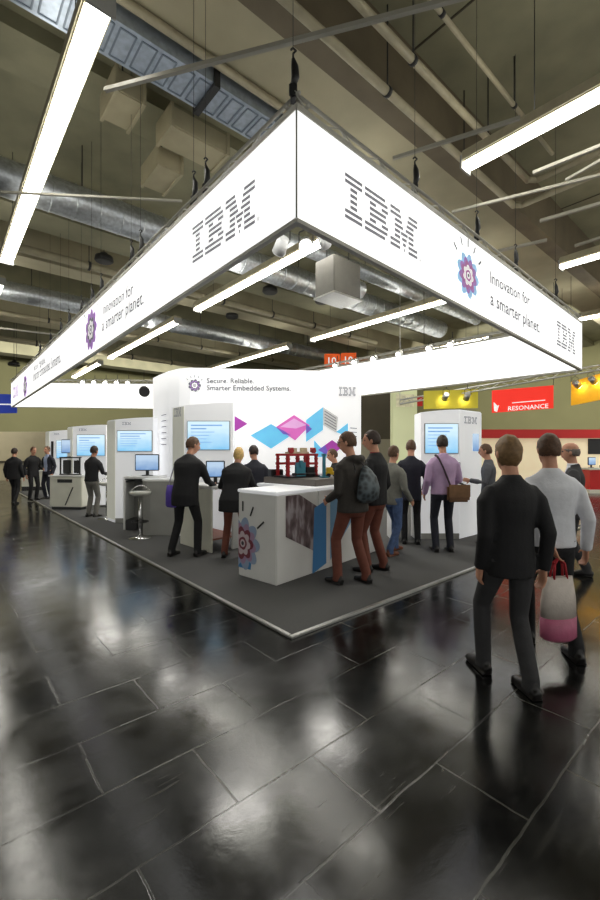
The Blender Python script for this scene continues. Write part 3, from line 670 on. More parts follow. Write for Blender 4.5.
# pipes and ducts along the hall
def xpipe(y, z, r, x0, x1, label, m_=PIPEM, name='ceiling_pipe', cat='pipe', clamps=True, bend=False):
    o = empty(name, B(x0, y, z), BROT, label, cat)
    m = MB(); m.tube((0, 0, 0), (x1-x0, 0, 0), r, 14); m.build('pipe', m_, o)
    if bend:
        m = MB(); m.path([(x1-x0-.05, 0, 0), (x1-x0+.1, -.12, 0), (x1-x0+.12, -8, 0)], r, 14); m.build('bent_pipe', m_, o)
    if clamps:
        n = int((x1-x0)/2.2)
        for i in range(1, n+1):
            m = MB(); m.tube((i*2.2-.03, 0, 0), (i*2.2+.03, 0, 0), r*1.2, 12); m.tube((i*2.2, 0, r), (i*2.2, 0, max(ZC-z, .3)), .012, 6); m.build('pipe_clamp', DARK, o)
    return o
xpipe(.98, 6.75, .06, -4, 6.9, 'pale pipe closest to the brown beam', bend=True)
xpipe(.55, 6.9, .055, -4, 6.5, 'pale pipe in the middle of three running beside the brown beam', bend=True)
xpipe(.12, 7.2, .035, -4, 6.5, 'thin pale pipe farthest from the brown beam')
xpipe(10.35, 6.9, .11, -10, 14, 'thick pale pipe crossing behind the left sign face and through the ring')
xpipe(16.2, 6.7, .09, -10, 14, 'pale pipe farther back under the ceiling')
xpipe(20.2, 6.6, .12, -12, 18, 'pale pipe far back above the sign')
def spiral(y, z, r, x0, x1, label):
    o = empty('spiral_duct', B(x0, y, z), BROT, label, 'duct')
    m = MB(); m.tube((0, 0, 0), (x1-x0, 0, 0), r, 24); m.build('duct_tube', STEEL, o)
    x = .3; i = 0
    m = MB()
    while x < x1-x0: m.tube((x-.012, 0, 0), (x+.012, 0, 0), r*1.03, 24); x += .45
    m.build('seam', STEEL, o)
    for i in range(1, int((x1-x0)/3)+1):
        m = MB(); m.tube((i*3, 0, r), (i*3, 0, ZC-z), .012, 6); m.build('hanger', DARK, o)
spiral(6.9, 6.75, .34, -9, 14, 'long thick spiral duct crossing left of the sign and above the ring')
spiral(5.3, 6.8, .2, 4.2, 14, 'slim round spiral duct just behind the right sign face')
spiral(13.2, 6.6, .3, -9, 16, 'round spiral duct farther back above the middle wall')
xb = empty('vent_box', at(338, 300, 9.4), BROT, 'grey sheet metal vent box hanging inside the sign ring', 'vent')
m = MB(); m.box((0, 0, .42), (.85, .6, .8), bevel=.02); m.build('box_body', mat('vent_grey', srgb(104, 102, 96), .6, noise=.1, nscale=5), xb)
m = MB(); m.tube((.4, 0, .4), (.75, 0, .4), .2, 18); m.build('outlet', STEEL, xb)
m = MB(); m.box((0, 0, .0), (.9, .65, .04)); m.build('bottom_flange', ALU, xb)
for s_ in (-1, 1): m = MB(); m.tube((s_*.35, 0, .8), (s_*.35, 0, ZC-xb.location.z), .012, 6); m.build('hanger', DARK, xb)

# cassette cable duct upper left
cd = empty('cable_duct', B(-8, 3.0, 6.95), BROT, 'bluish galvanised cable duct with stamped panels at the upper left', 'cable duct')
m = MB(); m.box((5.5, 0, .16), (11, .6, .28)); m.build('duct_body', mat('blue_steel', (.42, .48, .56), .4, .7, noise=.15, nscale=12), cd)
m = MB()
for i in range(40):
    x = .14+i*.275
    for a, b in (((x-.1, -.24), (x+.1, -.24)), ((x-.1, .24), (x+.1, .24)), ((x-.1, -.24), (x-.1, .24)), ((x+.1, -.24), (x+.1, .24))): m.beam((a[0], a[1], .015), (b[0], b[1], .015), .02, .014)
m.build('stamped_frames', mat('blue_steel_dark', (.2, .24, .29), .5, .6), cd)
for i in range(7):
    m = MB(); m.box((.8+i*1.6, 0, .14), (.09, .68, .38)); m.build('support_bracket', DARK, cd)
m = MB(); m.tube((0, -.42, .2), (11, -.42, .2), .06, 12); m.build('side_pipe', PIPEM, cd)
m = MB()
for i in range(34): m.beam((i*.33, -.75, .4), (i*.33+.2, -.5, .4), .03, .03)
m.beam((0, -.75, .42), (11, -.75, .42), .05, .08); m.beam((0, -.5, .42), (11, -.5, .42), .05, .08); m.build('ladder_tray', DARK, cd)
# beige rectangular ducts, upper left
def ductbox(x0, x1, y0, y1, z0, z1, label):
    r = empty('rectangular_duct', B((x0+x1)/2, (y0+y1)/2, z0), BROT, label, 'duct', 'beige rectangular ducts')
    m = MB(); m.box((0, 0, (z1-z0)/2), (x1-x0, y1-y0, z1-z0), bevel=.02); m.build('duct_body', DUCTB, r)
    for s_ in (-1, 1):
        m = MB(); m.box((s_*((x1-x0)/2-.03), 0, (z1-z0)/2), (.05, y1-y0+.05, z1-z0+.05)); m.build('flange', DUCTB, r)
    m = MB(); m.tube((0, 0, z1-z0), (0, 0, ZC-z0), .012, 6); m.build('hanger', DARK, r)
ductbox(.62, 1.75, 3.9, 4.5, 7.0, 7.35, 'beige box duct right behind the left sign face near the blue cable duct')
ductbox(-.28, .2, 3.85, 4.6, 7.05, 7.4, 'beige box duct nearest the long pale rod below the blue cable duct')
ductbox(.75, 1.25, 4.75, 5.6, 6.85, 7.2, 'beige box duct lowest of the three at the upper left')

# plain dark discs hung where dark round spots show overhead
for i, (x, y, d) in enumerate(((104, 262, 12.3), (270, 293, 14.0), (322, 303, 15.5), (14, 366, 20.0), (232, 318, 17.0))):
    p = at(x, y, d)
    m = MB(); m.lathe([(.22, 0), (.26, .04), (.24, .16), (.12, .22), (.1, .26)], (0, 0, 0), 20); m.tube((0, 0, .26), (0, 0, ZC-p.z), .012, 6)
    m.build('ceiling_disc', DARK, loc=p, label=['dark round ceiling disc behind the left sign face', 'dark round ceiling disc in the ring under the long tube light', 'dark round ceiling disc in the ring beside the vent box', 'dark round ceiling disc at the far left end of the sign', 'dark round ceiling disc low in the ring above the middle wall'][i], cat='speaker', group='dark round ceiling discs')

# ------------------------------------------------------------------ middle wall
WP = [(153, 9.9), (160, 9.45), (169, 9.02), (179, 8.75), (190, 8.65), (361, 9.1)]
wpl = [Vector(((x-300)/FPX*d, d, CZ)) for x, d in WP]
wall = empty('display_wall', wpl[4], 0, 'tall curved white display wall with coloured diamonds in the middle of the booth', 'display wall')
m = MB(); WH = 3.28; T_ = .12
front = [p-wpl[4] for p in wpl]; back = []
for i, p in enumerate(front):
    a = front[max(i-1, 0)]; b = front[min(i+1, len(front)-1)]; t = (b-a).normalized(); back.append(p+Vector((-t.y, t.x, 0))*T_)
fs = []
nf = len(front); up = Vector((0, 0, WH))
for i in range(nf-1):
    m.poly([front[i], front[i+1], front[i+1]+up, front[i]+up]); m.poly([back[i+1], back[i], back[i]+up, back[i+1]+up]); m.poly([front[i]+up, front[i+1]+up, back[i+1]+up, back[i]+up])
m.poly([front[0], front[0]+up, back[0]+up, back[0]]); m.poly([front[-1], back[-1], back[-1]+up, front[-1]+up])
bmesh.ops.remove_doubles(m.bm, verts=m.bm.verts, dist=.001)
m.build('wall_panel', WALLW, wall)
wd = (wpl[5]-wpl[4]).normalized(); wn = Vector((wd.y, -wd.x, 0))
def wh(x, y): return hit(x, y, wpl[4], wn)-wpl[4]
text('Secure. Reliable.', wh(206.7, 383.2), wh(254, 383.4), LETTERD, wall, off=.01)
text('Smarter Embedded Systems.', wh(206.7, 390.3), wh(290.7, 390.8), LETTERD, wall, off=.01)
emblem(wh(194.7, 385.5), wd, .115, wall, cols=(4, 1, 4, 3, 4))
logo(wh(338.5, 396), wh(355.5, 396.3), .2, LETTER, wall, off=.01)
def dec(pts, m_, off, name='diamond_graphic'):
    mb = MB(); mb.poly([wh(*p)+wn*off for p in pts]); return mb.build(name, m_, wall)
def flat(name, rgb, e=.25): return mat(name, srgb(*rgb), .5, emit=srgb(*rgb), es=e, noise=.08, nscale=4)
SKYB = flat('sky_blue_print', (105, 195, 238)); MAG = flat('magenta_print', (215, 105, 190)); PUR = flat('purple_print', (165, 60, 165)); LILA = flat('lilac_print', (226, 170, 222)); VIO = flat('violet_print', (110, 90, 190))
dec([(233, 415), (247.5, 423.8), (233, 432.5)], PUR, .006, 'triangle_graphic')
dec([(250.5, 435.5), (271, 424), (291, 435.5), (271, 448.7)], SKYB, .006)
dec([(276, 427), (294, 415), (310, 425.5), (295, 440.5)], MAG, .008)
dec([(280, 427), (294, 418.5), (306, 425), (296, 428.5)], LILA, .010)
dec([(276, 427), (284, 431), (291, 435.5), (283, 434)], VIO, .011)
dec([(306, 420), (323, 407), (323, 430), (306, 442)], SKYB, .007)
dec([(306, 424), (312, 429), (306, 434)], VIO, .012, 'triangle_graphic')
hat = mat('hatched_print', srgb(225, 226, 226), .6)
dec([(323, 407), (338, 417), (336.5, 433), (323, 425)], hat, .006)
mb = MB()
for i in range(5):
    a = (324.5, 411+i*3); b = (336, 418.5+i*2.8); pa, pb = wh(*a)+wn*.009, wh(*b)+wn*.009; mb.beam(pa, pb, .004, .018)
mb.build('hatching', LETTER, wall)
dec([(314, 440), (322, 449), (330, 457), (314, 457)], SKYB, .006, 'triangle_graphic')
dec([(318, 450), (332, 440), (342, 447), (330, 457)], PUR, .008)
dec([(318, 450), (325, 445), (330, 457)], VIO, .010, 'triangle_graphic')
dec([(336, 432), (348, 423), (348, 437)], SKYB, .006, 'triangle_graphic')
mb = MB()
for i in range(3): mb.beam(wh(350, 428+i*4)+wn*.009, wh(357, 428.3+i*4)+wn*.009, .004, .02)
mb.build('small_print', LETTER, wall)
mb = MB()
for i in range(6): mb.beam(wh(193.5 if i % 2 else 195, 399)*0+Vector(front[1])*0+ (front[1].lerp(front[2], .25)+Vector((-.012, -.02, 2.35-i*.13))), front[1].lerp(front[2], .8)+Vector((-.012, -.02, 2.35-i*.13)), .004, .02)
mb.build('small_print', LETTER, wall)

# ------------------------------------------------------------------ screens, kiosks
def screen_into(parent, cx, y, cz, w, h, m_, lines=6, name='wall_screen'):
    f = MB(); f.box((cx, y+.012, cz), (w+.03, .03, h+.03), bevel=.006); fo = f.build(name, GREYP, parent)
    d = MB(); d.box((cx, y-.006, cz), (w, .006, h)); d.build('display', m_, fo)
    t = MB(); rnd = random.Random(int(cx*100+cz*10))
    for i in range(lines):
        lw = w*(.75 if i == 0 else rnd.uniform(.3, .7)); t.box((cx-w*.42+lw/2, y-.011, cz+h*.36-i*h*.12), (lw, .002, h*(.045 if i < 2 else .022)))
    t.build('display_text', mat('display_ink', srgb(110, 150, 200), .6, emit=srgb(110, 150, 200), es=.8), fo)
    return fo
def kiosk(x0, x1, d, zt, label, scr=None, side=.35, splay=(.35, 0), logo_on=True, bow=.05, group='white screen towers', side_logo=None):
    """white tower whose front spans x0..x1 at distance d; local x right, y away; splay = extra width at the back, left and right"""
    w = (x1-x0)/FPX*d; c = gp((x0+x1)/2, d)
    r = empty('screen_tower', c, 0, label, 'screen tower', group)
    n = 8; H = zt-CZ; hw = w/2
    tz = [H+bow*(math.sin(PI*(i/n)*.5)-1) for i in range(n+1)]; fx = [-hw+w*i/n for i in range(n+1)]; bx = [-hw-splay[0]+.02+(w+splay[0]+splay[1]-.04)*i/n for i in range(n+1)]
    m = MB(); m.poly([(-hw, 0, 0), (hw, 0, 0)]+[(fx[i], 0, tz[i]) for i in range(n, -1, -1)])
    m.poly([(bx[n], side, 0), (bx[0], side, 0)]+[(bx[i], side, tz[i]) for i in range(n+1)])
    for i in range(n): m.poly([(fx[i], 0, tz[i]), (fx[i+1], 0, tz[i+1]), (bx[i+1], side, tz[i+1]), (bx[i], side, tz[i])])
    m.poly([(-hw, 0, 0), (-hw, 0, tz[0]), (bx[0], side, tz[0]), (bx[0], side, 0)]); m.poly([(hw, 0, 0), (bx[n], side, 0), (bx[n], side, tz[n]), (hw, 0, tz[n])])
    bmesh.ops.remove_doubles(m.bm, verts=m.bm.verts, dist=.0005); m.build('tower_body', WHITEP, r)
    for k, sp in ((-1, splay[0]), (1, splay[1])):
        if not sp: continue
        a, b = Vector((k*hw, .004, .06)), Vector((k*(hw+sp-.02), side, .06)); t = (b-a).normalized(); nr = Vector((t.y, -t.x, 0))*k*-1
        if nr.y > 0: nr = -nr
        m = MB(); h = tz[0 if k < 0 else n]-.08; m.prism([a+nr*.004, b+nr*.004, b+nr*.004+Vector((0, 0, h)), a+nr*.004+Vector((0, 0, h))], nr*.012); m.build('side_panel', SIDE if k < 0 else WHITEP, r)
        if side_logo:
            p, q = (b, a) if k < 0 else (a, b); p = p+nr*.016; q = q+nr*.016; L = Vector((0, 0, H-.3))
            logo(p.lerp(q, .18)+L, p.lerp(q, .78)+L, side_logo, LETTER, r, off=.004)
    m = MB(); m.box((0, -.006, .05), (w, .012, .1)); m.build('plinth', GREYP, r)
    if scr:
        sx0, sy0, sx1, sy1 = scr; k = d/FPX
        screen_into(r, ((sx0+sx1)/2-(x0+x1)/2)*k, -.02, EYE+(450-(sy0+sy1)/2)*k-CZ, (sx1-sx0)*k, (sy1-sy0)*k, SCR)
    if logo_on: logo((-w*.32, -.003, H-.17), (-w*.08, -.003, H-.17), .07, LETTER, r, off=.004)
    return r
def desk_monitor(p, rz, label, w=.5, h=.3, group='desk monitors'):
    r = empty('desk_monitor', p, rz, label, 'monitor', group)
    m = MB(); m.box((0, .02, .12+h/2), (w+.04, .04, h+.04), bevel=.01); m.build('casing', BLACK, r)
    m = MB(); m.box((0, -.003, .12+h/2), (w, .005, h)); m.build('display', MON, r)
    m = MB(); m.box((0, .04, .08), (.06, .03, .16)); m.loft([(0, .04, 0), (0, .04, .015)], [(.12, .09), (.11, .08)]); m.build('stand', BLACK, r)
    return r
tilt = lambda x: 0
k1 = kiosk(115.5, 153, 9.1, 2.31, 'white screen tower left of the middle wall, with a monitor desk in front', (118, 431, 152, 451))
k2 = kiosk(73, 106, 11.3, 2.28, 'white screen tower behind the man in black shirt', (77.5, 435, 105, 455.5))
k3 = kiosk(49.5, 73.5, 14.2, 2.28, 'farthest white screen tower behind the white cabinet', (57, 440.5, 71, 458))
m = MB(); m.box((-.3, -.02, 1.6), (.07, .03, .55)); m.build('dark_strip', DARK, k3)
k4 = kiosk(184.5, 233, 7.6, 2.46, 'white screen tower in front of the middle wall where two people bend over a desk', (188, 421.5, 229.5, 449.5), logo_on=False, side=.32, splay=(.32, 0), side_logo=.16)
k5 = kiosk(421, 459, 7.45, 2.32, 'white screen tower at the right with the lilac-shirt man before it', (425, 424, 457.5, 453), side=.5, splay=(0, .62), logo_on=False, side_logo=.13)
screen_into(k5, .2, -.03, 1.2, .28, .3, MON, lines=3, name='lower_screen')
sp_ = Vector((38/FPX*7.45/2+.44, .34, 1.72)); m = MB(); m.box(sp_, (.2, .02, .32), Matrix.Rotation(math.atan2(.5, .6), 3, 'Z')); m.build('side_screen', MON, k5)

# kiosk desk left (k1)
dk = empty('kiosk_desk', gp(146, 8.55), 0, 'white open desk with monitor in front of the tower left of the middle wall', 'desk')
m = MB(); m.box((0, 0, 1.03), (.72, .5, .05), bevel=.01); m.build('desktop', WHITE, dk)
m = MB(); m.box((0, .0, .95), (.68, .46, .03)); m.build('shelf', DARK, dk)
for s_ in (-1, 1): m = MB(); m.box((s_*.34, 0, .5), (.04, .5, 1.0), bevel=.006); m.build('side_panel', WHITE, dk)
m = MB(); m.box((0, .22, .5), (.66, .02, .98)); m.build('back_panel', GREYP, dk)
desk_monitor(dk.location+Vector((.02, 0, 1.055)), .12, 'monitor on the desk left of the middle wall', .44, .3)
m = MB(); m.box((-.0, 0, .1), (.22, .4, .2), bevel=.01); m.build('computer_case', BLACK, loc=gp(135, 8.45), label='black computer case on the carpet under the left desk', cat='computer')
m = MB()
pl_ = []
for a in range(0, 10): pl_.append(Vector((.0+.42*math.cos(PI+a*PI/18), .42*math.sin(PI+a*PI/18)*.9, 0)))
pl_ = [Vector((-.34, .25, 0))]+[Vector((-.34+.2*(1-math.cos(t)), -.1-.2*math.sin(t), 0)) for t in [i*PI/10 for i in range(6)]]+[Vector((.42, -.3, 0)), Vector((.42, .25, 0))]
m.prism(pl_, (0, 0, 1.0))
gc = m.build('counter_body', GREYP, empty('grey_counter', gp(163, 8.05), 0, 'pale grey counter with rounded corner before the left end of the middle wall', 'counter'))
m = MB(); m.prism([p*1.03+Vector((0, 0, 1.0)) for p in pl_], (0, 0, .035)); m.build('counter_top', WHITE, gc.parent)

# bar stools
def stool(p, label):
    r = empty('bar_stool', p, .3, label, 'stool', 'chrome bar stools')
    m = MB(); m.lathe([(.02, .0), (.19, 0), (.2, .012), (.05, .035), (.03, .05)], (0, 0, 0), 24); m.build('base', CHROME, r)
    m = MB(); m.tube((0, 0, .04), (0, 0, .76), .028, 14); m.build('column', CHROME, r)
    m = MB(); pts = [Vector((.14*math.cos(a), .14*math.sin(a), .3)) for a in [i*PI/8 for i in range(17)]]; m.path(pts, .011, 6); m.tube((0, 0, .3), (.14, 0, .3), .01, 6); m.build('footrest', DARK, r)
    m = MB(); m.loft([(0, 0, .76), (0, 0, .79), (0, 0, .83), (0, 0, .84)], [(.1, .09), (.18, .17), (.19, .18), (.17, .16)], n=20); m.build('seat', mat('pale_seat', srgb(190, 190, 182), .3), r)
    m = MB(); m.path([Vector((.17*math.cos(a), .16*math.sin(a), .83+.1*math.sin((a-PI*.1)/(.8*PI)*PI))) for a in [PI*.1+i*PI*.08 for i in range(11)]], .011, 6); m.build('backrest', CHROME, r)
stool(gp(140, 7.5), 'chrome bar stool before the pale grey counter')
stool(gp(107, 9.6), 'chrome bar stool beside the man in black shirt')

# white cabinet with equipment (far left)
cb = empty('white_cabinet', gp(73, 11.4), -.12, 'white cabinet with a dark diagonal stripe near the carpet edge at far left', 'cabinet')
m = MB(); m.box((0, 0, .47), (.92, .6, .8), bevel=.015); m.build('cabinet_body', CREAM, cb)
m = MB(); m.box((0, 0, .04), (.84, .54, .08)); m.build('plinth', BLACK, cb)
m = MB(); m.beam((.0, -.305, .12), (.22, -.305, .6), .012, .05, up=(0, 1, 0)); m.build('diagonal_stripe', DARK, cb)
m = MB(); m.box((-.02, -.304, .76), (.42, .012, .09)); m.build('slot', DARK, cb)
m = MB(); m.box((0, 0, .89), (.98, .64, .035), bevel=.008); m.build('cabinet_top', WHITE, cb)
pr = empty('equipment_rack', cb.location+Vector((.0, .05, .9075)), -.12, 'open black rack with devices standing on the white cabinet', 'equipment')
m = MB()
for a, b in ((-.28, -.16), (.28, -.16), (-.28, .16), (.28, .16)): m.box((a, b, .24), (.03, .03, .48))
m.box((0, 0, .015), (.6, .36, .03)); m.box((0, 0, .47), (.6, .36, .03)); m.build('rack_frame', DARK, pr)
for i in range(2): m = MB(); m.box((-.13+i*.26, 0, .22), (.2, .28, .36), bevel=.01); m.build('device', BLACK, pr)
desk_monitor(cb.location+Vector((-.1, .05, .9075+.485)), -.1, 'monitor on top of the black rack at far left', .5, .34)

# desk where two people bend
dq = empty('kiosk_desk', Vector((-1.69, 6.72, CZ)), math.atan2(-.67, .665), 'white desk behind the leaning man and the blond woman', 'desk')
m = MB(); m.box((0, .3, 1.0), (.98, .6, .05), bevel=.01); m.build('desktop', WHITE, dq)
m = MB(); m.box((0, .02, .49), (.94, .035, .97), bevel=.006); m.build('front_panel', CREAM, dq)
m = MB(); m.box((-.46, .3, .49), (.035, .56, .97)); m.build('side_panel', WHITE, dq)
m = MB(); m.box((.46, .5, .49), (.035, .2, .97)); m.build('side_panel', WHITE, dq)
m = MB(); m.box((.0, .3, .2), (.9, .5, .025)); m.build('lower_shelf', mat('reddish_shelf', srgb(150, 90, 70), .5), dq)
desk_monitor(Vector((-1.39, 6.88, CZ+1.025)), .15, 'monitor on the desk between the leaning man and the blond woman', .27, .24)

# ------------------------------------------------------------------ front counter with toys
CA = math.radians(49)      # local x = right face direction, local y = left face direction
fc = empty('information_counter', gp(276.4, 4.86), CA, 'white counter with flower emblem at the front corner of the booth', 'counter')
LW, LL = .67, .78
m = MB(); m.box((LL/2, LW/2, .525), (LL, LW, 1.05), bevel=.012); m.build('counter_body', WHITE, fc)
m = MB(); m.box((LL/2, LW/2, 1.07), (LL+.02, LW+.02, .04), bevel=.008); m.build('counter_top', WHITEP, fc)
L2, W2 = 1.5, 1.15
m = MB(); m.box((LL+L2/2, W2/2, .525), (L2, W2, 1.05), bevel=.012); m.build('rear_body', WHITE, fc)
m = MB(); m.box((LL+L2/2, W2/2, 1.07), (L2+.02, W2+.02, .04), bevel=.008); m.build('rear_top', WHITEP, fc)
Mi = Matrix.Rotation(-CA, 3, 'Z')
cR = Vector((math.cos(CA), math.sin(CA), 0)); cL = Vector((-math.sin(CA), math.cos(CA), 0))
def cf(x, y, facing):
    n = cR if facing == 'L' else cL
    return Mi @ (hit(x, y, Vector(fc.location), n)-Vector(fc.location))
# emblem on left face (plane local x=0, seen from -x): text direction is local -y
emblem(cf(243.2, 543, 'L'), Vector((0, -1, 0)), .29, fc, off=.004, cols=(0, 1, 2, 3, 4), rays=False, sq=.92, clip=-.085, mats=PETAL2)
mb = MB(); M_ = frame(cf(243.2, 543, 'L'), Vector((0, -1, 0)))
mb.poly([M_ @ Vector((x_, y_, .003)) for x_, y_ in ((-.085, -.31), (.14, -.31), (.16, -.17), (-.085, -.17))]); mb.build('blue_patch', PETAL2[5], fc)
mb = MB()
for (ax, ay), (bx, by) in (((243, 501), (243, 511)), ((253.5, 507), (250.5, 516)), ((264, 522), (257.5, 528.5))):
    p, q = cf(ax, ay, 'L')+Vector((-.004, 0, 0)), cf(bx, by, 'L')+Vector((-.004, 0, 0)); mb.beam(p, q, .004, .022, up=(0, 1, 0))
mb.build('ray_marks', DARK, fc)
def picture_mat():
    m = bpy.data.materials.new('photo_print'); m.use_nodes = True; nt = m.node_tree; p = nt.nodes['Principled BSDF']
    tc = nt.nodes.new('ShaderNodeTexCoord'); mp = nt.nodes.new('ShaderNodeMapping'); mp.inputs['Scale'].default_value = (5, 5, 1.6); nt.links.new(tc.outputs['Object'], mp.inputs[0])
    n = nt.nodes.new('ShaderNodeTexNoise'); n.inputs['Scale'].default_value = 2.0; n.inputs['Detail'].default_value = 3; nt.links.new(mp.outputs[0], n.inputs['Vector'])
    c = nt.nodes.new('ShaderNodeValToRGB'); e = c.color_ramp.elements
    e[0].position = .35; e[0].color = (*srgb(72, 60, 62), 1); e[1].position = .62; e[1].color = (*srgb(176, 168, 172), 1); x = e.new(.5); x.color = (*srgb(120, 104, 106), 1)
    nt.links.new(n.outputs['Fac'], c.inputs[0]); nt.links.new(c.outputs[0], p.inputs['Base Color']); p.inputs['Roughness'].default_value = .4
    return m
mb = MB(); mb.poly([cf(x_, y_, 'R')+Vector((0, -.004, 0)) for x_, y_ in ((285.5, 496), (299, 494.5), (318, 507), (318, 553), (285.5, 537))]); mb.build('photo_graphic', picture_mat(), fc)
mb = MB(); mb.poly([cf(x_, y_, 'R')+Vector((0, -.006, 0)) for x_, y_ in ((314, 508), (326, 500), (326, 563), (312, 574))]); mb.build('blue_graphic', mat('deep_blue_print', srgb(75, 135, 190), .4), fc)
mb = MB(); mb.poly([cf(x_, y_, 'R')+Vector((0, -.003, 0)) for x_, y_ in ((330, 494), (352, 490), (352, 520), (338, 545), (330, 560))]); mb.build('blue_graphic', mat('pale_blue_print', srgb(125, 170, 205), .4), fc)
# display base on the rear body
sb = Vector(fc.location)+cR*(LL+.72)+cL*(.62)+Vector((0, 0, 1.09))
m = MB(); m.box((0, 0, .045), (1.25, 1.0, .09), bevel=.008); m.build('display_base', mat('dark_grey_board', srgb(112, 106, 100), .5, noise=.06, nscale=8), loc=sb, rz=CA, label='grey board under the toy models on the counter', cat='board')
ST = sb+Vector((0, 0, .09))
TR = mat('red_toy_plastic', srgb(170, 32, 38), .4); TB = mat('teal_toy_plastic', srgb(60, 130, 150), .4); TY = mat('yellow_toy_plastic', srgb(225, 185, 30), .4); TK = mat('black_toy_plastic', srgb(28, 26, 30), .4); TG = mat('pale_toy_plastic', srgb(200, 190, 160), .5)
t1 = empty('toy_factory', ST+cR*-.3+cL*.12, math.radians(35), 'red and teal construction-kit factory model on the counter', 'toy model')
for a in (-.25, -.08, .1, .25):
    for b in (-.14, .14):
        m = MB(); m.box((a, b, .17), (.035, .035, .34)); 
        for j in range(6): m.box((a, b, .03+j*.06), (.045, .045, .02))
        m.build('post', TR, t1)
for z, mt in ((.33, TR), (.2, TR)):
    m = MB(); m.box((0, -.14, z), (.56, .035, .035)); m.box((0, .14, z), (.56, .035, .035)); m.build('crossbar', mt, t1)
m = MB(); m.box((0, 0, .36), (.3, .2, .03)); m.box((-.1, -.05, .4), (.08, .08, .06)); m.box((.14, .03, .4), (.1, .06, .07)); m.build('top_gear_tray', TG, t1)
m = MB(); 
for s_ in (-1, 1): m.box((.2*s_+.02, -.1, .4), (.07, .05, .07)); m.tube((.2*s_, -.16, .39), (.2*s_, -.12, .39), .04, 12)
m.build('motor', TR, t1)
m = MB(); m.box((-.06, -.17, .12), (.16, .05, .2)); m.box((-.06, -.19, .2), (.05, .04, .1)); m.build('teal_module', TB, t1)
m = MB(); m.box((.12, -.16, .08), (.14, .06, .14)); m.tube((-.2, -.18, .05), (.2, -.18, .05), .02, 8); m.build('conveyor', TK, t1)
m = MB(); m.box((0, 0, .012), (.6, .36, .024)); m.build('base_plate', TK, t1)
m = MB(); m.box((0, 0, .16), (.04, .05, .32)); m.box((0, 0, .01), (.12, .1, .02)); m.box((0, 0, .33), (.06, .07, .03)); m.build('toy_tower', TB, loc=ST+cR*-.16+cL*-.28, rz=.2, label='slim teal toy tower right of the red factory model', cat='toy model')
tv = empty('toy_vehicle', ST+cR*.0+cL*-.3, .3, 'yellow toy vehicle on the counter', 'toy model')
m = MB(); m.box((0, 0, .06), (.22, .1, .05), bevel=.01); m.box((-.04, 0, .11), (.1, .09, .07), bevel=.015); m.build('chassis', TY, tv)
for a in (-.07, .07):
    for b in (-.055, .055): m = MB(); m.tube((a, b-.012, .03), (a, b+.012, .03), .03, 12); m.build('wheel', TK, tv)
tw = empty('toy_wagon', ST+cR*.25+cL*-.38, .1, 'flat red toy wagon beside the backpack wearer', 'toy model')
m = MB(); m.box((0, 0, .045), (.22, .1, .03)); m.box((.06, 0, .08), (.08, .08, .05)); m.build('wagon_body', TR, tw)
for a in (-.07, .07):
    for b in (-.055, .055): m = MB(); m.tube((a, b-.01, .022), (a, b+.01, .022), .022, 10); m.build('wheel', TK, tw)
m = MB(); m.box((0, 0, .055), (.2, .14, .11), bevel=.01); m.box((0, -.06, .1), (.16, .02, .02)); m.build('control_box', BLACK, loc=ST+cR*-.45+cL*.42, rz=.5, label='black control box at the left end of the toy board', cat='control box')

